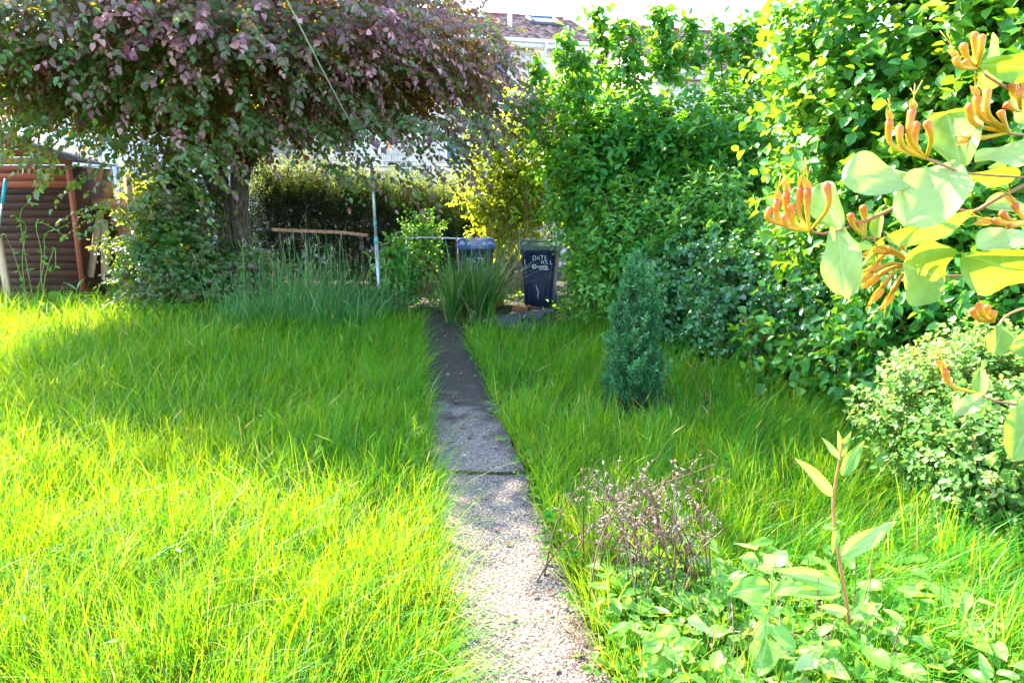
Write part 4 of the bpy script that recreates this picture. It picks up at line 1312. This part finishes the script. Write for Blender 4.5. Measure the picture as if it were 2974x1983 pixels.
# ------------------------------------------------------------------ weeds and small plants
def vine(label, base, tips, L, mat='weed', group=None):
    root = thing('climbing_weed', label, 'weed', base, group=group)
    s_, l_ = Mesh(), Mesh()
    for t in tips:
        t = np.asarray(t, float)
        b0 = np.array(base) + rng.normal(0, .04, 3) * np.array((1, 1, 0))
        c = curve([b0, b0 + (t[0] - b0) * .6 + rng.normal(0, .04, 3)] + list(t), 14)
        tube(s_, c, np.linspace(.007, .003, 14), 5)
        k = 9
        i = rng.integers(2, 14, k)
        ax = unit(rng.normal(0, .7, (k, 3)) + np.array((0, -.4, -.1)))
        add_leaves(l_, c[i], ax, unit(rng.normal(0, .4, (k, 3)) + np.array((0, -.5, .8))), L * rng.uniform(.6, 1.2, k), L * .55 * rng.uniform(.7, 1.1, k), np.clip(rng.normal(.35, .15, k), 0, 1), a=.25)
    s_.build('stems', M['stem'], root)
    l_.build('leaves', M[mat], root)


vine('tall pale bindweed stems rearing up in front of the dark shed wall', P(75, 815, 10.9) * np.array((1, 1, 0)), [[P(60, 650, 10.9), P(62, 610, 10.8), P(88, 588, 10.8), P(95, 600, 10.7)], [P(75, 660, 10.9), P(40, 625, 10.8)], [P(40, 740, 10.9), P(15, 680, 10.8)]], .10)
vine('tangled green bindweed with looping tendrils nearest the shed corner', P(105, 820, 10.8) * np.array((1, 1, 0)), [[P(120, 730, 10.8), P(105, 650, 10.8), P(150, 660, 10.7), P(190, 690, 10.7)], [P(130, 740, 10.8), P(130, 680, 10.8), P(170, 665, 10.7), P(205, 645, 10.7)], [P(150, 740, 10.8), P(160, 720, 10.8), P(160, 780, 10.7), P(140, 785, 10.7)]], .09)


def leafy(name, label, cat, base, stems, mat, stem_mat='stem', group=None, shape='ovate', serr=0.0, tone=.55, cupv=.25):
    """stems: list of (tip, radius, [(t, azimuth, length, width, lift)])"""
    root = thing(name, label, cat, base, group=group)
    l_ = Mesh()
    for (tip, r, lv) in stems:
        b0, tip = np.array(base, float), np.array(tip, float)
        b0 = b0 + rng.normal(0, .02, 3) * np.array((1, 1, 0))
        c = curve([b0, (b0 + tip) / 2 + rng.normal(0, .012, 3), tip], 16)
        s_ = Mesh()
        tube(s_, c, np.linspace(r, r * .45, 16), 7)
        s_.build('stem', M[stem_mat], root)
        for (t, az, L, W, lift) in lv:
            p0 = c[min(15, int(t * 15))]
            d_ = unit(np.array((math.cos(az), math.sin(az), lift)))
            nn = unit(np.array((-math.cos(az) * lift, -math.sin(az) * lift, 1.0)) + rng.normal(0, .12, 3))
            big_leaf(l_, p0, p0 + d_ * L, W, nn, 11, 7, cup=cupv, curl=rng.uniform(.05, .28), wave=.05, tone=np.clip(rng.normal(tone, .12), 0, .95), shape=shape, serr=serr)
    l_.build('leaves', M[mat], root)
    return root


def Q(x, y, d):                      # a point of the border close-up, at distance d
    return P(1500 + x / 1.5957, 1250 + y / 1.5957, d)


def posed_weed(name, label, stem, leaves, d, mat='weed', stem_mat='stem', serr=.0, shape='lance', r=.006, group=None, tone=.7):
    """A plant posed leaf by leaf: stem points and (base, tip, width, facing, depth shift of the tip) in the border close-up."""
    foot = Q(*stem[0], d)
    foot[2] = 0
    root = thing(name, label, 'weed', foot, group=group)
    s_ = Mesh()
    c = curve([foot] + [Q(x, y, d) for x, y in stem[1:]], 22)
    tube(s_, c, np.linspace(r, r * .5, 22), 8)
    s_.build('stem', M[stem_mat], root, True)
    l_ = Mesh()
    for (b0, t0, w, face, dz) in leaves:
        B, T = Q(*b0, d + rng.uniform(-.01, .01)), Q(*t0, d + dz)
        nn = unit(np.array((rng.uniform(-.3, .1), -face, 1 - face * .6)))
        big_leaf(l_, B, T, w / 1.5957 * d / FPX * 1.15, nn, 33, 13, cup=.28, curl=rng.uniform(.02, .12), wave=.07, tone=np.clip(rng.normal(tone, .12), 0, 1), shape=shape, serr=serr, veins=9, wob_=.05)
    l_.build('leaves', M[mat], root, True)
    return root


# the tall weed with toothed lance leaves
posed_weed('tall_weed', 'tall reddish-stemmed weed with toothed lance-shaped leaves, rising in the border',
           [(1545, 940), (1540, 880), (1500, 620), (1468, 380), (1480, 230), (1512, 60)],
           [((1465, 305), (1308, 128), 62, .8, -.02), ((1505, 205), (1622, 45), 58, .8, .03), ((1505, 588), (1762, 422), 82, .7, -.03), ((1478, 440), (1420, 452), 34, .5, -.02), ((1488, 455), (1470, 575), 34, .7, -.03),
            ((1505, 722), (1203, 640), 86, .6, -.05), ((1505, 752), (1196, 738), 66, .5, -.06), ((1530, 842), (1405, 812), 56, .7, -.04), ((1545, 862), (1702, 798), 62, .7, .02), ((1550, 902), (1704, 940), 92, .6, -.05),
            ((1500, 135), (1418, 32), 32, .8, .02), ((1505, 100), (1490, 0), 26, .8, 0), ((1510, 90), (1552, 5), 28, .8, 0), ((1508, 120), (1535, 40), 24, .9, -.01), ((1495, 745), (1438, 585), 36, .8, .02), ((1480, 430), (1530, 425), 26, .5, .03)],
           2.25, stem_mat='redstem', serr=.07, tone=.78, r=.0075)
posed_weed('broad_leaf_weed', 'upright broad-leaved plant with an open leaf cup at its top, in mid border',
           [(1160, 1000), (1165, 950), (1178, 760), (1190, 625)],
           [((1190, 622), (1150, 575), 70, .6, -.02), ((1190, 622), (1255, 560), 66, .6, .02), ((1190, 640), (1160, 648), 40, .3, -.03), ((1170, 722), (985, 755), 108, .6, -.04), ((1185, 745), (1330, 712), 72, .5, .01), ((1168, 870), (1082, 805), 62, .7, .02), ((1160, 880), (1108, 975), 70, .7, -.04), ((1160, 955), (1118, 1135), 135, .7, -.09), ((1168, 1005), (1325, 1042), 72, .6, -.03), ((1165, 850), (1235, 820), 50, .6, .03)],
           2.06, shape='ovate', group='broad-leaved weeds in the border', tone=.8)
posed_weed('broad_leaf_weed', 'pair of broad pale leaves beside a folded tip leaf, near the path edge',
           [(720, 1110), (718, 1060), (690, 950)],
           [((690, 955), (655, 898), 70, .6, .02), ((692, 950), (722, 905), 60, .6, -.02), ((712, 985), (748, 1078), 92, .7, -.06), ((708, 1062), (565, 1130), 92, .6, -.05), ((722, 1050), (832, 1072), 70, .6, -.02), ((700, 1000), (600, 980), 60, .6, 0), ((715, 1000), (810, 960), 50, .6, .03)],
           2.04, shape='ovate', group='broad-leaved weeds in the border', tone=.8)
posed_weed('broad_leaf_weed', 'broad-leaved weed sprawling at the bottom below the tall red-stemmed weed',
           [(1450, 1130), (1440, 1080), (1420, 1020)],
           [((1400, 1062), (1550, 1150), 84, .6, -.08), ((1420, 1030), (1350, 985), 56, .6, .02), ((1425, 1020), (1505, 985), 60, .7, .02), ((1400, 1050), (1290, 1100), 70, .6, -.05), ((1430, 1040), (1520, 1060), 50, .6, 0)],
           2.0, shape='ovate', group='broad-leaved weeds in the border', tone=.8)
posed_weed('broad_leaf_weed', 'broad-leaved weed with drooping leaves just behind the middle upright plant',
           [(960, 800), (955, 760), (935, 700)],
           [((935, 705), (888, 690), 60, .7, 0), ((935, 700), (935, 628), 62, .8, .02), ((940, 705), (985, 690), 60, .7, -.02), ((945, 740), (995, 790), 60, .7, -.04), ((945, 745), (880, 765), 50, .6, -.03), ((950, 760), (800, 790), 46, .5, -.03)],
           2.42, shape='ovate', group='broad-leaved weeds in the border', tone=.75)


def pairs(n, L, W, t0=.3, lift=.25, top=True):
    out = []
    a0 = rng.uniform(0, PI)
    for i in range(n):
        t = t0 + (.97 - t0) * i / max(1, n - 1)
        s_ = 1.0 - .35 * (i / max(1, n - 1))
        for q in (0, PI):
            out.append((t, a0 + i * PI / 2 + q + rng.normal(0, .15), L * s_ * rng.uniform(.85, 1.1), W * s_, lift + rng.normal(0, .15) + .3 * i / n))
    return out


for (px, py, tx, ty, lb, nn_, L_) in (
        (2080, 2040, 2070, 1930, 'low broad-leaved weed at the very bottom between the path-edge pair and the upright plant', 3, .11),
        (2560, 1905, 2560, 1830, 'low broad-leaved weed crowding the foot of the tall red-stemmed weed', 2, .11),
        (2090, 1830, 2090, 1745, 'broad-leaved weed just behind the dead stalks with drooping leaves', 2, .12),
        (1740, 1830, 1735, 1700, 'toothed leafy weed at the foot of the dead stalks by the path', 3, .075)):
    b0 = G(px, py)
    leafy('broad_leaf_weed', lb, 'weed', b0, [(P(tx, ty, b0[1] - .02), .005, pairs(nn_, L_, L_ * .58))], 'weed', tone=.68, serr=.03, group='broad-leaved weeds in the border')

# dead flower stalks
db = G(1870, 1730)
ds = thing('dead_stalks', 'clump of dry brown dead flower stalks beside the path', 'dead plant', db)
m_ = Mesh()
for k in range(58):
    b0 = db + np.array((rng.normal(0, .17), rng.normal(0, .10), 0))
    px, py = rng.uniform(1660, 2110), rng.uniform(1345, 1560)
    tp = P(px, py, b0[1] + rng.normal(0, .10))
    c = curve([b0, b0 + (tp - b0) * .55 + np.array((-(tp - b0)[0] * .2, 0, .03)) + rng.normal(0, .01, 3), tp], 10)
    tube(m_, c, np.linspace(.0042, .0017, 10), 5, rng.uniform(0, .6))
    for q in range(5):                                 # side twigs with dried seed husks
        i = rng.integers(5, 10)
        e = c[i] + rng.normal(0, .03, 3) + np.array((0, 0, .03))
        tube(m_, [c[i], e], [.0013, .001], 4, .5)
        for w_ in range(2):
            h_ = c[i] + (e - c[i]) * rng.uniform(.3, 1.0)
            tube(m_, [h_, h_ + rng.normal(0, .005, 3), h_ + rng.normal(0, .007, 3)], [.001, .0042, .001], 5, rng.uniform(.6, 1))
m_.build('stalks', M['dead'], ds)
m_ = Mesh()
for k in range(34):
    b0 = G(rng.uniform(2000, 2560), rng.uniform(1840, 1990))
    h_ = rng.uniform(.10, .34)
    tp = b0 + np.array((rng.normal(0, .03), rng.normal(0, .03), h_))
    tube(m_, curve([b0, (b0 + tp) / 2 + rng.normal(0, .008, 3), tp], 6), [.0026, .0024, .002, .002, .0018, .0015], 5, rng.uniform(.1, .8))
    for q in range(4):
        h2 = b0 + (tp - b0) * rng.uniform(.6, 1.0)
        tube(m_, [h2, h2 + rng.normal(0, .008, 3)], [.003, .001], 4, rng.uniform(.5, 1))
for k in range(230):                                   # broken twigs and thatch lying at the path edge and under the weeds
    b0 = G(rng.normal(1690, 26), rng.uniform(1790, 1960)) if k % 2 else G(rng.uniform(2140, 2420), rng.uniform(1850, 1960))
    az = rng.uniform(0, 2 * PI)
    e = b0 + np.array((math.cos(az), math.sin(az), 0)) * rng.uniform(.03, .09)
    b0[2], e[2] = rng.uniform(.035, .05), rng.uniform(.035, .06)
    tube(m_, curve([b0, (b0 + e) / 2 + rng.normal(0, .006, 3), e], 5), .0011, 4, rng.uniform(.1, 1))
tag(m_.build('dry_stems', M['dead']), 'scattered cut dry stems standing among the border weeds', 'dry stems', kind='stuff')

# low ground weeds in the border, under the shrubs and in front of the shed
gw = Mesh()
def ground_weeds(x, y, L, hmax, tone, a=.36, mat=0):
    k = len(x)
    pos = np.stack([x, y, rng.uniform(0.01, hmax, k)], 1)
    ax = unit(np.stack([rng.normal(0, 1, k), rng.normal(0, 1, k), rng.uniform(-.1, .7, k)], 1))
    add_leaves(gw, pos, ax, unit(np.array((0, 0, 1.)) + rng.normal(0, .35, (k, 3))), L * (sz := rng.gamma(4, .25, k)), L * .6 * sz * rng.uniform(.6, 1.2, k), np.clip(tone + rng.normal(0, .16, k), 0, 1), a=a)
k = 2600
x, y = rng.uniform(.35, 1.7, k), rng.uniform(1.75, 2.75, k)
ok = (x > path_x(y) + .33) & (wob(np.stack([x, y, x * 0], -1), 6.0) > -.5)
ground_weeds(x[ok], y[ok], .045, .13, .6)
for q in range(210):
    x_, y_ = rng.uniform(.32, 1.75), rng.uniform(1.72, 2.75)
    if x_ < path_x(y_) + .36: continue
    b0 = np.array((x_, y_, rng.uniform(.02, .20)))
    az = rng.uniform(0, 2 * PI)
    L_ = rng.uniform(.05, .12)
    nn = unit(np.array((rng.normal(0, .3), -.45 + rng.normal(0, .3), 1)))
    tube(gw, [b0 * np.array((1, 1, 0)) + np.array((rng.normal(0, .02), rng.normal(0, .02), 0)), b0], .0016, 4, .4)
    big_leaf(gw, b0, b0 + L_ * unit(np.array((math.cos(az), math.sin(az), rng.uniform(-.1, .7)))), L_ * rng.uniform(.35, .62), nn, 11, 7, cup=.3, curl=rng.uniform(0, .35), wave=.08, tone=np.clip(rng.normal(.68, .15), 0, 1), shape=rng.choice(['ovate', 'lance', 'blunt']), serr=rng.choice([0, .05]), wob_=.06)
k = 2600
x, y = rng.uniform(-7.4, -3.2, k), rng.uniform(9.6, 11.3, k)
ground_weeds(x, y, .07, .22, .55)
k = 1800
y = rng.uniform(3.0, 10.6, k); x = hedge_x(y) + rng.uniform(-.35, .3, k)
ground_weeds(x, y, .06, .22, .3)
k = 900                                             # creeping along the path edges
y = 1.9 + 7.4 * rng.uniform(0, 1, k) ** 1.3
x = path_x(y) + rng.choice([-1, 1], k) * rng.uniform(.20, .34, k)
ok = wob(np.stack([x * 0, y, y * 0], -1), 5.0, 1.0) > -.35
ground_weeds(x[ok], y[ok], .032, .09, .45)
k = 1300
x, y = rng.uniform(-1.3, 1.0, k), rng.uniform(10.1, 11.6, k)
ok = ~((x > -.35) & (x < .75) & (y < 10.9))
ground_weeds(x[ok], y[ok], .055, .25, .35)
tag(gw.build('ground_weeds', M['weed']), 'low leafy weeds growing under the shrubs and in the border', 'weeds', kind='stuff')

# feathery horsetails along the hedge foot
m_ = Mesh()
hx, hn = [], []
for k in range(85):
    y = rng.choice([rng.uniform(4.4, 6.2), rng.uniform(8.0, 9.6)], p=[.7, .3])
    x = hedge_x(y) - rng.uniform(.0, .75)
    h_ = rng.uniform(.18, .38)
    c = curve([(x, y, 0), (x + rng.normal(0, .02), y, h_ * .5), (x + rng.normal(0, .03), y, h_)], 9)
    tube(m_, c, np.linspace(.003, .001, 9), 4, .4)
    for i in range(2, 9):
        n = 10
        az = np.arange(n) * 2 * PI / n + rng.uniform(0, 1)
        root_ = np.repeat(c[i][None], n, 0)
        ln = .10 * (1 - i / 10)
        lean = np.stack([np.cos(az), np.sin(az), az * 0], 1)
        blades(m_, root_, lean * 2.2, np.full(n, ln), .0028, np.full(n, .1), np.clip(rng.normal(.45, .1, n), 0, 1), 2)
tag(m_.build('horsetails', M['grass']), 'feathery horsetails growing along the foot of the hedge', 'horsetail', kind='stuff')

# shrub by the post, dark perennial, rose
c = P(1160, 870, 10.6)
shrub('raspberry_bush', 'mid-green leafy bush just behind the washing line post', 'bush', [(c[0], 10.7, .5, .42, .35, .52), (c[0] - .05, 10.8, .8, .3, .3, .35)], 210, M['privet'], .095, .062, .34, 7, .5, inner=.3, seed=71, stems=8, stem_r=.008, droop=.35)
c = P(1085, 870, 9.8)
shrub('hellebore', 'low dark plant with narrow fingered leaves at the foot of the post', 'plant', [(c[0], 9.8, .18, .42, .28, .26)], 150, M['ivy'], .13, .03, .24, 8, .45, inner=.3, seed=73, stems=0, droop=.5)
c = P(1225, 640, 12.2)
shrub('rose_bush', 'small rose bush with yellowish leaves and a red bloom in front of the hedge', 'rose bush', [(c[0], 12.0, 1.05, .42, .3, .5)], 190, M['privet'], .06, .04, .3, 7, .5, inner=.3, seed=77, stems=8, stem_r=.007)
rb = bpy.data.objects['rose_bush']
M['rose'] = plain('rose_petal', (.55, .01, .05), rough=.5)
m_ = Mesh()
rc = P(1246, 640, 11.6)
for k in range(14):
    a = k * 2.4
    r_ = .006 + .0028 * k
    q = rc + np.array((math.cos(a) * r_, math.sin(a) * r_ - .0, .03 - .002 * k))
    big_leaf(m_, rc, q + np.array((0, 0, .01)), .035, (0, 0, 1), 4, 3, cup=.4, shape='round')
m_.build('bloom', M['rose'], rb)
c = P(212, 830, 10.5)
leafy('hosta', 'bluish broad-leaved plant with one upright leaf at the lawn edge near the shed', 'plant', (c[0], c[1], 0),
      [((c[0] + .03, c[1], .12), .008, [(.9, a_, .26, .15, .35) for a_ in np.arange(0, 6.2, .7)]), ((c[0] + .05, c[1], .36), .007, [(.98, .6, .24, .15, 1.6), (.95, PI - .2, .26, .06, .8)])], 'ivy', tone=.8)

# dry brown stems of an old shrub behind the bins
m_ = Mesh()
for k in range(34):
    px = rng.uniform(1425, 1590)
    a = P(px + rng.normal(0, 14), 760, 12.3); a[2] = 0
    b_ = P(px + rng.normal(0, 25), rng.uniform(450, 620), 12.4 + rng.normal(0, .2))
    tube(m_, curve([a, (a + b_) / 2 + rng.normal(0, .03, 3), b_], 6), np.linspace(.008, .003, 6), 5, rng.uniform(0, 1))
M['cane'] = mottled('brown_canes', [(.3, (.16, .08, .03)), (.7, (.36, .22, .10))], scale=10, rough=.8, tone_mix=.4)
tag(m_.build('bare_canes', M['cane']), 'cluster of bare upright brown canes behind the bins', 'canes')

# fallen leaves on the path
m_ = Mesh()
k = 150
y = rng.uniform(2.1, 10, k); x = path_x(y) + rng.uniform(-.26, .26, k)
add_leaves(m_, np.stack([x, y, np.full(k, .042)], 1), unit(np.stack([rng.normal(0, 1, k), rng.normal(0, 1, k), rng.uniform(0, .25, k)], 1)), unit(np.array((0, 0, 1.)) + rng.normal(0, .25, (k, 3))), .035 * rng.uniform(.5, 1.4, k), .022 * rng.uniform(.6, 1.2, k), rng.uniform(0, 1, k))
M['litter'] = leaf_mat('leaf_litter', [(0, (.12, .03, .03)), (.5, (.2, .1, .05)), (1, (.45, .33, .2))], [(0, (.1, .03, .02)), (1, (.3, .2, .1))], t=.15)
tag(m_.build('fallen_leaves', M['litter']), 'small dry leaves fallen on the concrete path', 'fallen leaves', kind='stuff')

# daisies
M['daisyw'] = plain('daisy_white', (.8, .8, .78), rough=.6)
M['daisyy'] = plain('daisy_yellow', (.7, .45, .03), rough=.6)
for (px, py, lb) in ((2312, 1460, 'small white daisy in the grass behind the tall weed, higher of the pair'), (2322, 1475, 'small white daisy in the grass behind the tall weed, lower of the pair')):
    c = P(px, py, 3.9)
    root = thing('daisy', lb, 'daisy', (c[0], c[1], 0), group='daisies in the grass')
    s_ = Mesh(); tube(s_, [(c[0], c[1], 0), c - np.array((0, 0, .002))], .0015, 4); s_.build('stem', M['stem'], root)
    p_ = Mesh()
    for k in range(13):
        a = k * 2 * PI / 13
        u_ = np.array((math.cos(a), math.sin(a) * .85, .25 + .3 * math.sin(a)))
        big_leaf(p_, c, c + u_ * .013, .005, (0, -.5, 1), 4, 3, shape='round')
    p_.build('petals', M['daisyw'], root)
    d_ = Mesh(); tube(d_, [c - np.array((0, 0, .001)), c + np.array((0, -.002, .004))], [.005, .0035], 8); d_.build('disc', M['daisyy'], root)

# ------------------------------------------------------------------ honeysuckle close to the lens
M['hsleaf'] = leaf_mat('honeysuckle_leaf', [(0.0, (.05, .16, .02)), (.5, (.11, .26, .05)), (1.0, (.27, .40, .15))],
                       [(0.0, (.24, .40, .008)), (.5, (.40, .50, .012)), (1.0, (.55, .60, .10))], t=.42, rough=.5, spec=.25)
M['hsflower'] = leaf_mat('honeysuckle_flower', [(0.0, (.48, .34, .010)), (.35, (.52, .27, .012)), (.7, (.52, .15, .018)), (1.0, (.48, .085, .035))],
                         [(0.0, (.6, .45, .02)), (.5, (.6, .28, .03)), (1.0, (.6, .12, .07))], t=.22, rough=.45)
hs0 = P(2990, 560, .62)
hon = thing('honeysuckle', 'honeysuckle stem with pale leaves and orange-pink trumpet flowers, close in the foreground', 'climbing plant', hs0)
HD = .56
m_ = Mesh()
m_ = Mesh(); tube(m_, curve([P(2476, 656, HD), P(2560, 622, HD), P(2640, 588, HD), P(2730, 590, HD + .03), P(2818, 615, HD + .03), P(2900, 575, HD + .02), P(3060, 495, HD + .02)], 30), .0016, 7, .9)
m_.build('stem', M['redstem'], hon, True)
for pl in ([(2350, 670, HD), (2400, 678, HD), (2476, 656, HD)], [(2505, 690, HD), (2560, 692, HD + .01), (2620, 688, HD + .02), (2700, 640, HD + .03)], [(2740, 802, HD), (2830, 800, HD + .01), (3060, 790, HD + .03)],
           [(2695, 462, HD - .02), (2750, 484, HD - .01), (2820, 505, HD), (3060, 520, HD + .02)], [(2850, 1150, HD), (2920, 1170, HD + .01), (3060, 1185, HD + .03)], [(2890, 985, HD), (2910, 930, HD + .02), (2960, 900, HD + .02), (3060, 880, HD + .02)], [(2840, 195, HD), (2880, 230, HD + .01), (3060, 330, HD + .02)], [(2930, 388, HD), (3060, 400, HD + .02)]):
    m_ = Mesh()
    tube(m_, curve([P(*q) for q in pl], 10), .0011, 6, .3)
    m_.build('stem', M['redstem'], hon, True)
toward = lambda a, b, c_: np.array((a, b, c_), float)
# (base px, tip px, width px, depth at base / tip, normal shape, cup)
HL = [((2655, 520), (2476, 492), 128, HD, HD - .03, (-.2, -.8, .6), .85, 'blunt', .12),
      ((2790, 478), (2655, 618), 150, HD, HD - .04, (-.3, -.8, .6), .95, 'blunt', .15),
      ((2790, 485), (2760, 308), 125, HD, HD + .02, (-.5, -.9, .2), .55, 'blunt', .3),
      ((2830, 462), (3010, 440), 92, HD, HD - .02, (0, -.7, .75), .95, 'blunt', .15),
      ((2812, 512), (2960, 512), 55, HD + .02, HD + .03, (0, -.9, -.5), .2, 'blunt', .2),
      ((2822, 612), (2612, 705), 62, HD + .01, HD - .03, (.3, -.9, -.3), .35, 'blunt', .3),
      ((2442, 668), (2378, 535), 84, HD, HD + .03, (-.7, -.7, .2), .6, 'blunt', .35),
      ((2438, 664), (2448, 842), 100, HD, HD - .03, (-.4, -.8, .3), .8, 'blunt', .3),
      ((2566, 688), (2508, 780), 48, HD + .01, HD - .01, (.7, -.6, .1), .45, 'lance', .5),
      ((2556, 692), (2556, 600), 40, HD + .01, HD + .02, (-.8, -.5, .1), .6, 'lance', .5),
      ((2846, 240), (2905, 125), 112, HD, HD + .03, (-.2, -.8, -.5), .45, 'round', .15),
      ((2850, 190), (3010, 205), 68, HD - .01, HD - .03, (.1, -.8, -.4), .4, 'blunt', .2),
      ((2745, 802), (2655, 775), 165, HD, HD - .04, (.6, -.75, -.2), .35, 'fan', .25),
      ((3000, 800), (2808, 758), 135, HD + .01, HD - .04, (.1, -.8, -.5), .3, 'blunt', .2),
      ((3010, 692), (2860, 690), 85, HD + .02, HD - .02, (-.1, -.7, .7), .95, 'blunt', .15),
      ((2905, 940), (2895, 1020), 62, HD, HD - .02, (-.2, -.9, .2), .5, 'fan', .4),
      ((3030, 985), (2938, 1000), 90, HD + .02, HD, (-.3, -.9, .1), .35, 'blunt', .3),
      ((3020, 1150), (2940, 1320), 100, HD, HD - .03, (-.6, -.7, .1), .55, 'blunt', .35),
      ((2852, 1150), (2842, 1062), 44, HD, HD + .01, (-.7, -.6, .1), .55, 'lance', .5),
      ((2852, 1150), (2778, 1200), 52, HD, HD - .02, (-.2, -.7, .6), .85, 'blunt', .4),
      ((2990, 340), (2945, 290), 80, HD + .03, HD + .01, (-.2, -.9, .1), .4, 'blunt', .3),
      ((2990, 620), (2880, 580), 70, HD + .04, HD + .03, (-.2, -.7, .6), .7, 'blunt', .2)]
for (bp_, tp_, w_, d0_, d1_, nn, tn, sh, cu) in HL:
    m_ = Mesh()
    big_leaf(m_, P(*bp_, d0_), P(*tp_, d1_), w_ * 1.1 * HD / FPX, unit(np.array(nn, float)), 41, 25, cup=cu * rng.uniform(.9, 2.0), curl=rng.uniform(-.05, .28), wave=rng.uniform(.04, .13), tone=tn, shape=sh, veins=6, wob_=.07)
    m_.build('leaf', M['hsleaf'], hon, True)
# flower clusters: base, tube tips, opened?
HF = [((2352, 672), [(2240, 600, 2236, 640), (2258, 578, 2262, 640), (2284, 552, 2290, 630), (2298, 590, 2305, 650), (2326, 540, 2322, 620), (2345, 545, 2345, 620), (2400, 528, 2405, 600), (2275, 622, 2290, 660)], False),
      ((2690, 462), [(2583, 345, 2590, 420), (2612, 362, 2622, 425), (2650, 312, 2642, 400), (2662, 352, 2660, 420), (2640, 380, 2650, 430), (2690, 350, 2705, 400)], False),
      ((2930, 385), [(2812, 300, 2830, 360), (2835, 275, 2850, 340), (2868, 254, 2870, 330), (2858, 312, 2880, 360), (2830, 400, 2860, 400), (2905, 320, 2915, 350)], False),
      ((2512, 688), [(2470, 618, 2478, 655), (2506, 595, 2512, 640), (2490, 640, 2498, 670)], False),
      ((2655, 775), [(2545, 760, 2590, 730), (2548, 730, 2600, 738), (2575, 722, 2610, 735), (2618, 708, 2625, 730), (2550, 800, 2600, 775), (2560, 835, 2600, 790), (2590, 850, 2620, 800), (2530, 790, 2590, 765)], True),
      ((2990, 648), [(2880, 640, 2930, 650), (2905, 615, 2935, 640), (2945, 590, 2960, 620), (2925, 655, 2950, 655)], False),
      ((2838, 200), [(2775, 165, 2790, 195), (2796, 125, 2810, 170), (2830, 92, 2832, 150), (2852, 100, 2850, 150), (2800, 175, 2815, 195)], False),
      ((2965, 325), [(2940, 240, 2945, 285), (2965, 255, 2962, 290), (2918, 300, 2940, 315)], False),
      ((2885, 935), [(2822, 895, 2840, 925), (2842, 878, 2855, 915), (2865, 885, 2872, 915), (2885, 900, 2885, 925)], 'bud'),
      ((2840, 1142), [(2742, 1070, 2765, 1120)], False)]
for ci, (bp_, tips, op) in enumerate(HF):
    m_ = Mesh()
    b0 = P(*bp_, HD)
    for ti, (tx, ty, mx_, my_) in enumerate(tips):
        dz = rng.uniform(-.02, .02)
        c = curve([b0, P(mx_, my_, HD + dz), P(tx, ty, HD + dz)], 16)
        t = np.linspace(0, 1, 16)
        k = HD / FPX
        rad = np.interp(t, [0, .15, .5, .8, .93, 1], [3.5, 5, 6.5, 10, 11.5, 4]) * k * (.75 if op == True else 1)
        col = np.interp(t, [0, .4, .75, 1], [.0, .15, .5, .9]) + rng.uniform(-.10, .08)
        if op is True: col = np.interp(t, [0, 1], [.2, .5])
        if op == 'bud': col = np.interp(t, [0, .6, 1], [0, .15, .9])
        if ci in (2, 6): col = col * .75
        tube(m_, c, rad, 9, np.clip(col, 0, 1))
        if op is True or (op is False and ci != 3 and rng.uniform() < .35):   # opened lips and stamens
            dd_ = unit(c[-1] - c[-4])
            big_leaf(m_, c[-2], c[-1] + dd_ * .012 + np.array((0, 0, -.004)), .007, (0, -1, .4), 6, 5, cup=.4, curl=.4, tone=.45)
            for q in range(3):
                tube(m_, curve([c[-2], c[-1] + dd_ * .008, c[-1] + dd_ * .018 + rng.normal(0, .003, 3)], 6), .0004, 4, .05)
    m_.build('flower_cluster', M['hsflower'], hon, True)
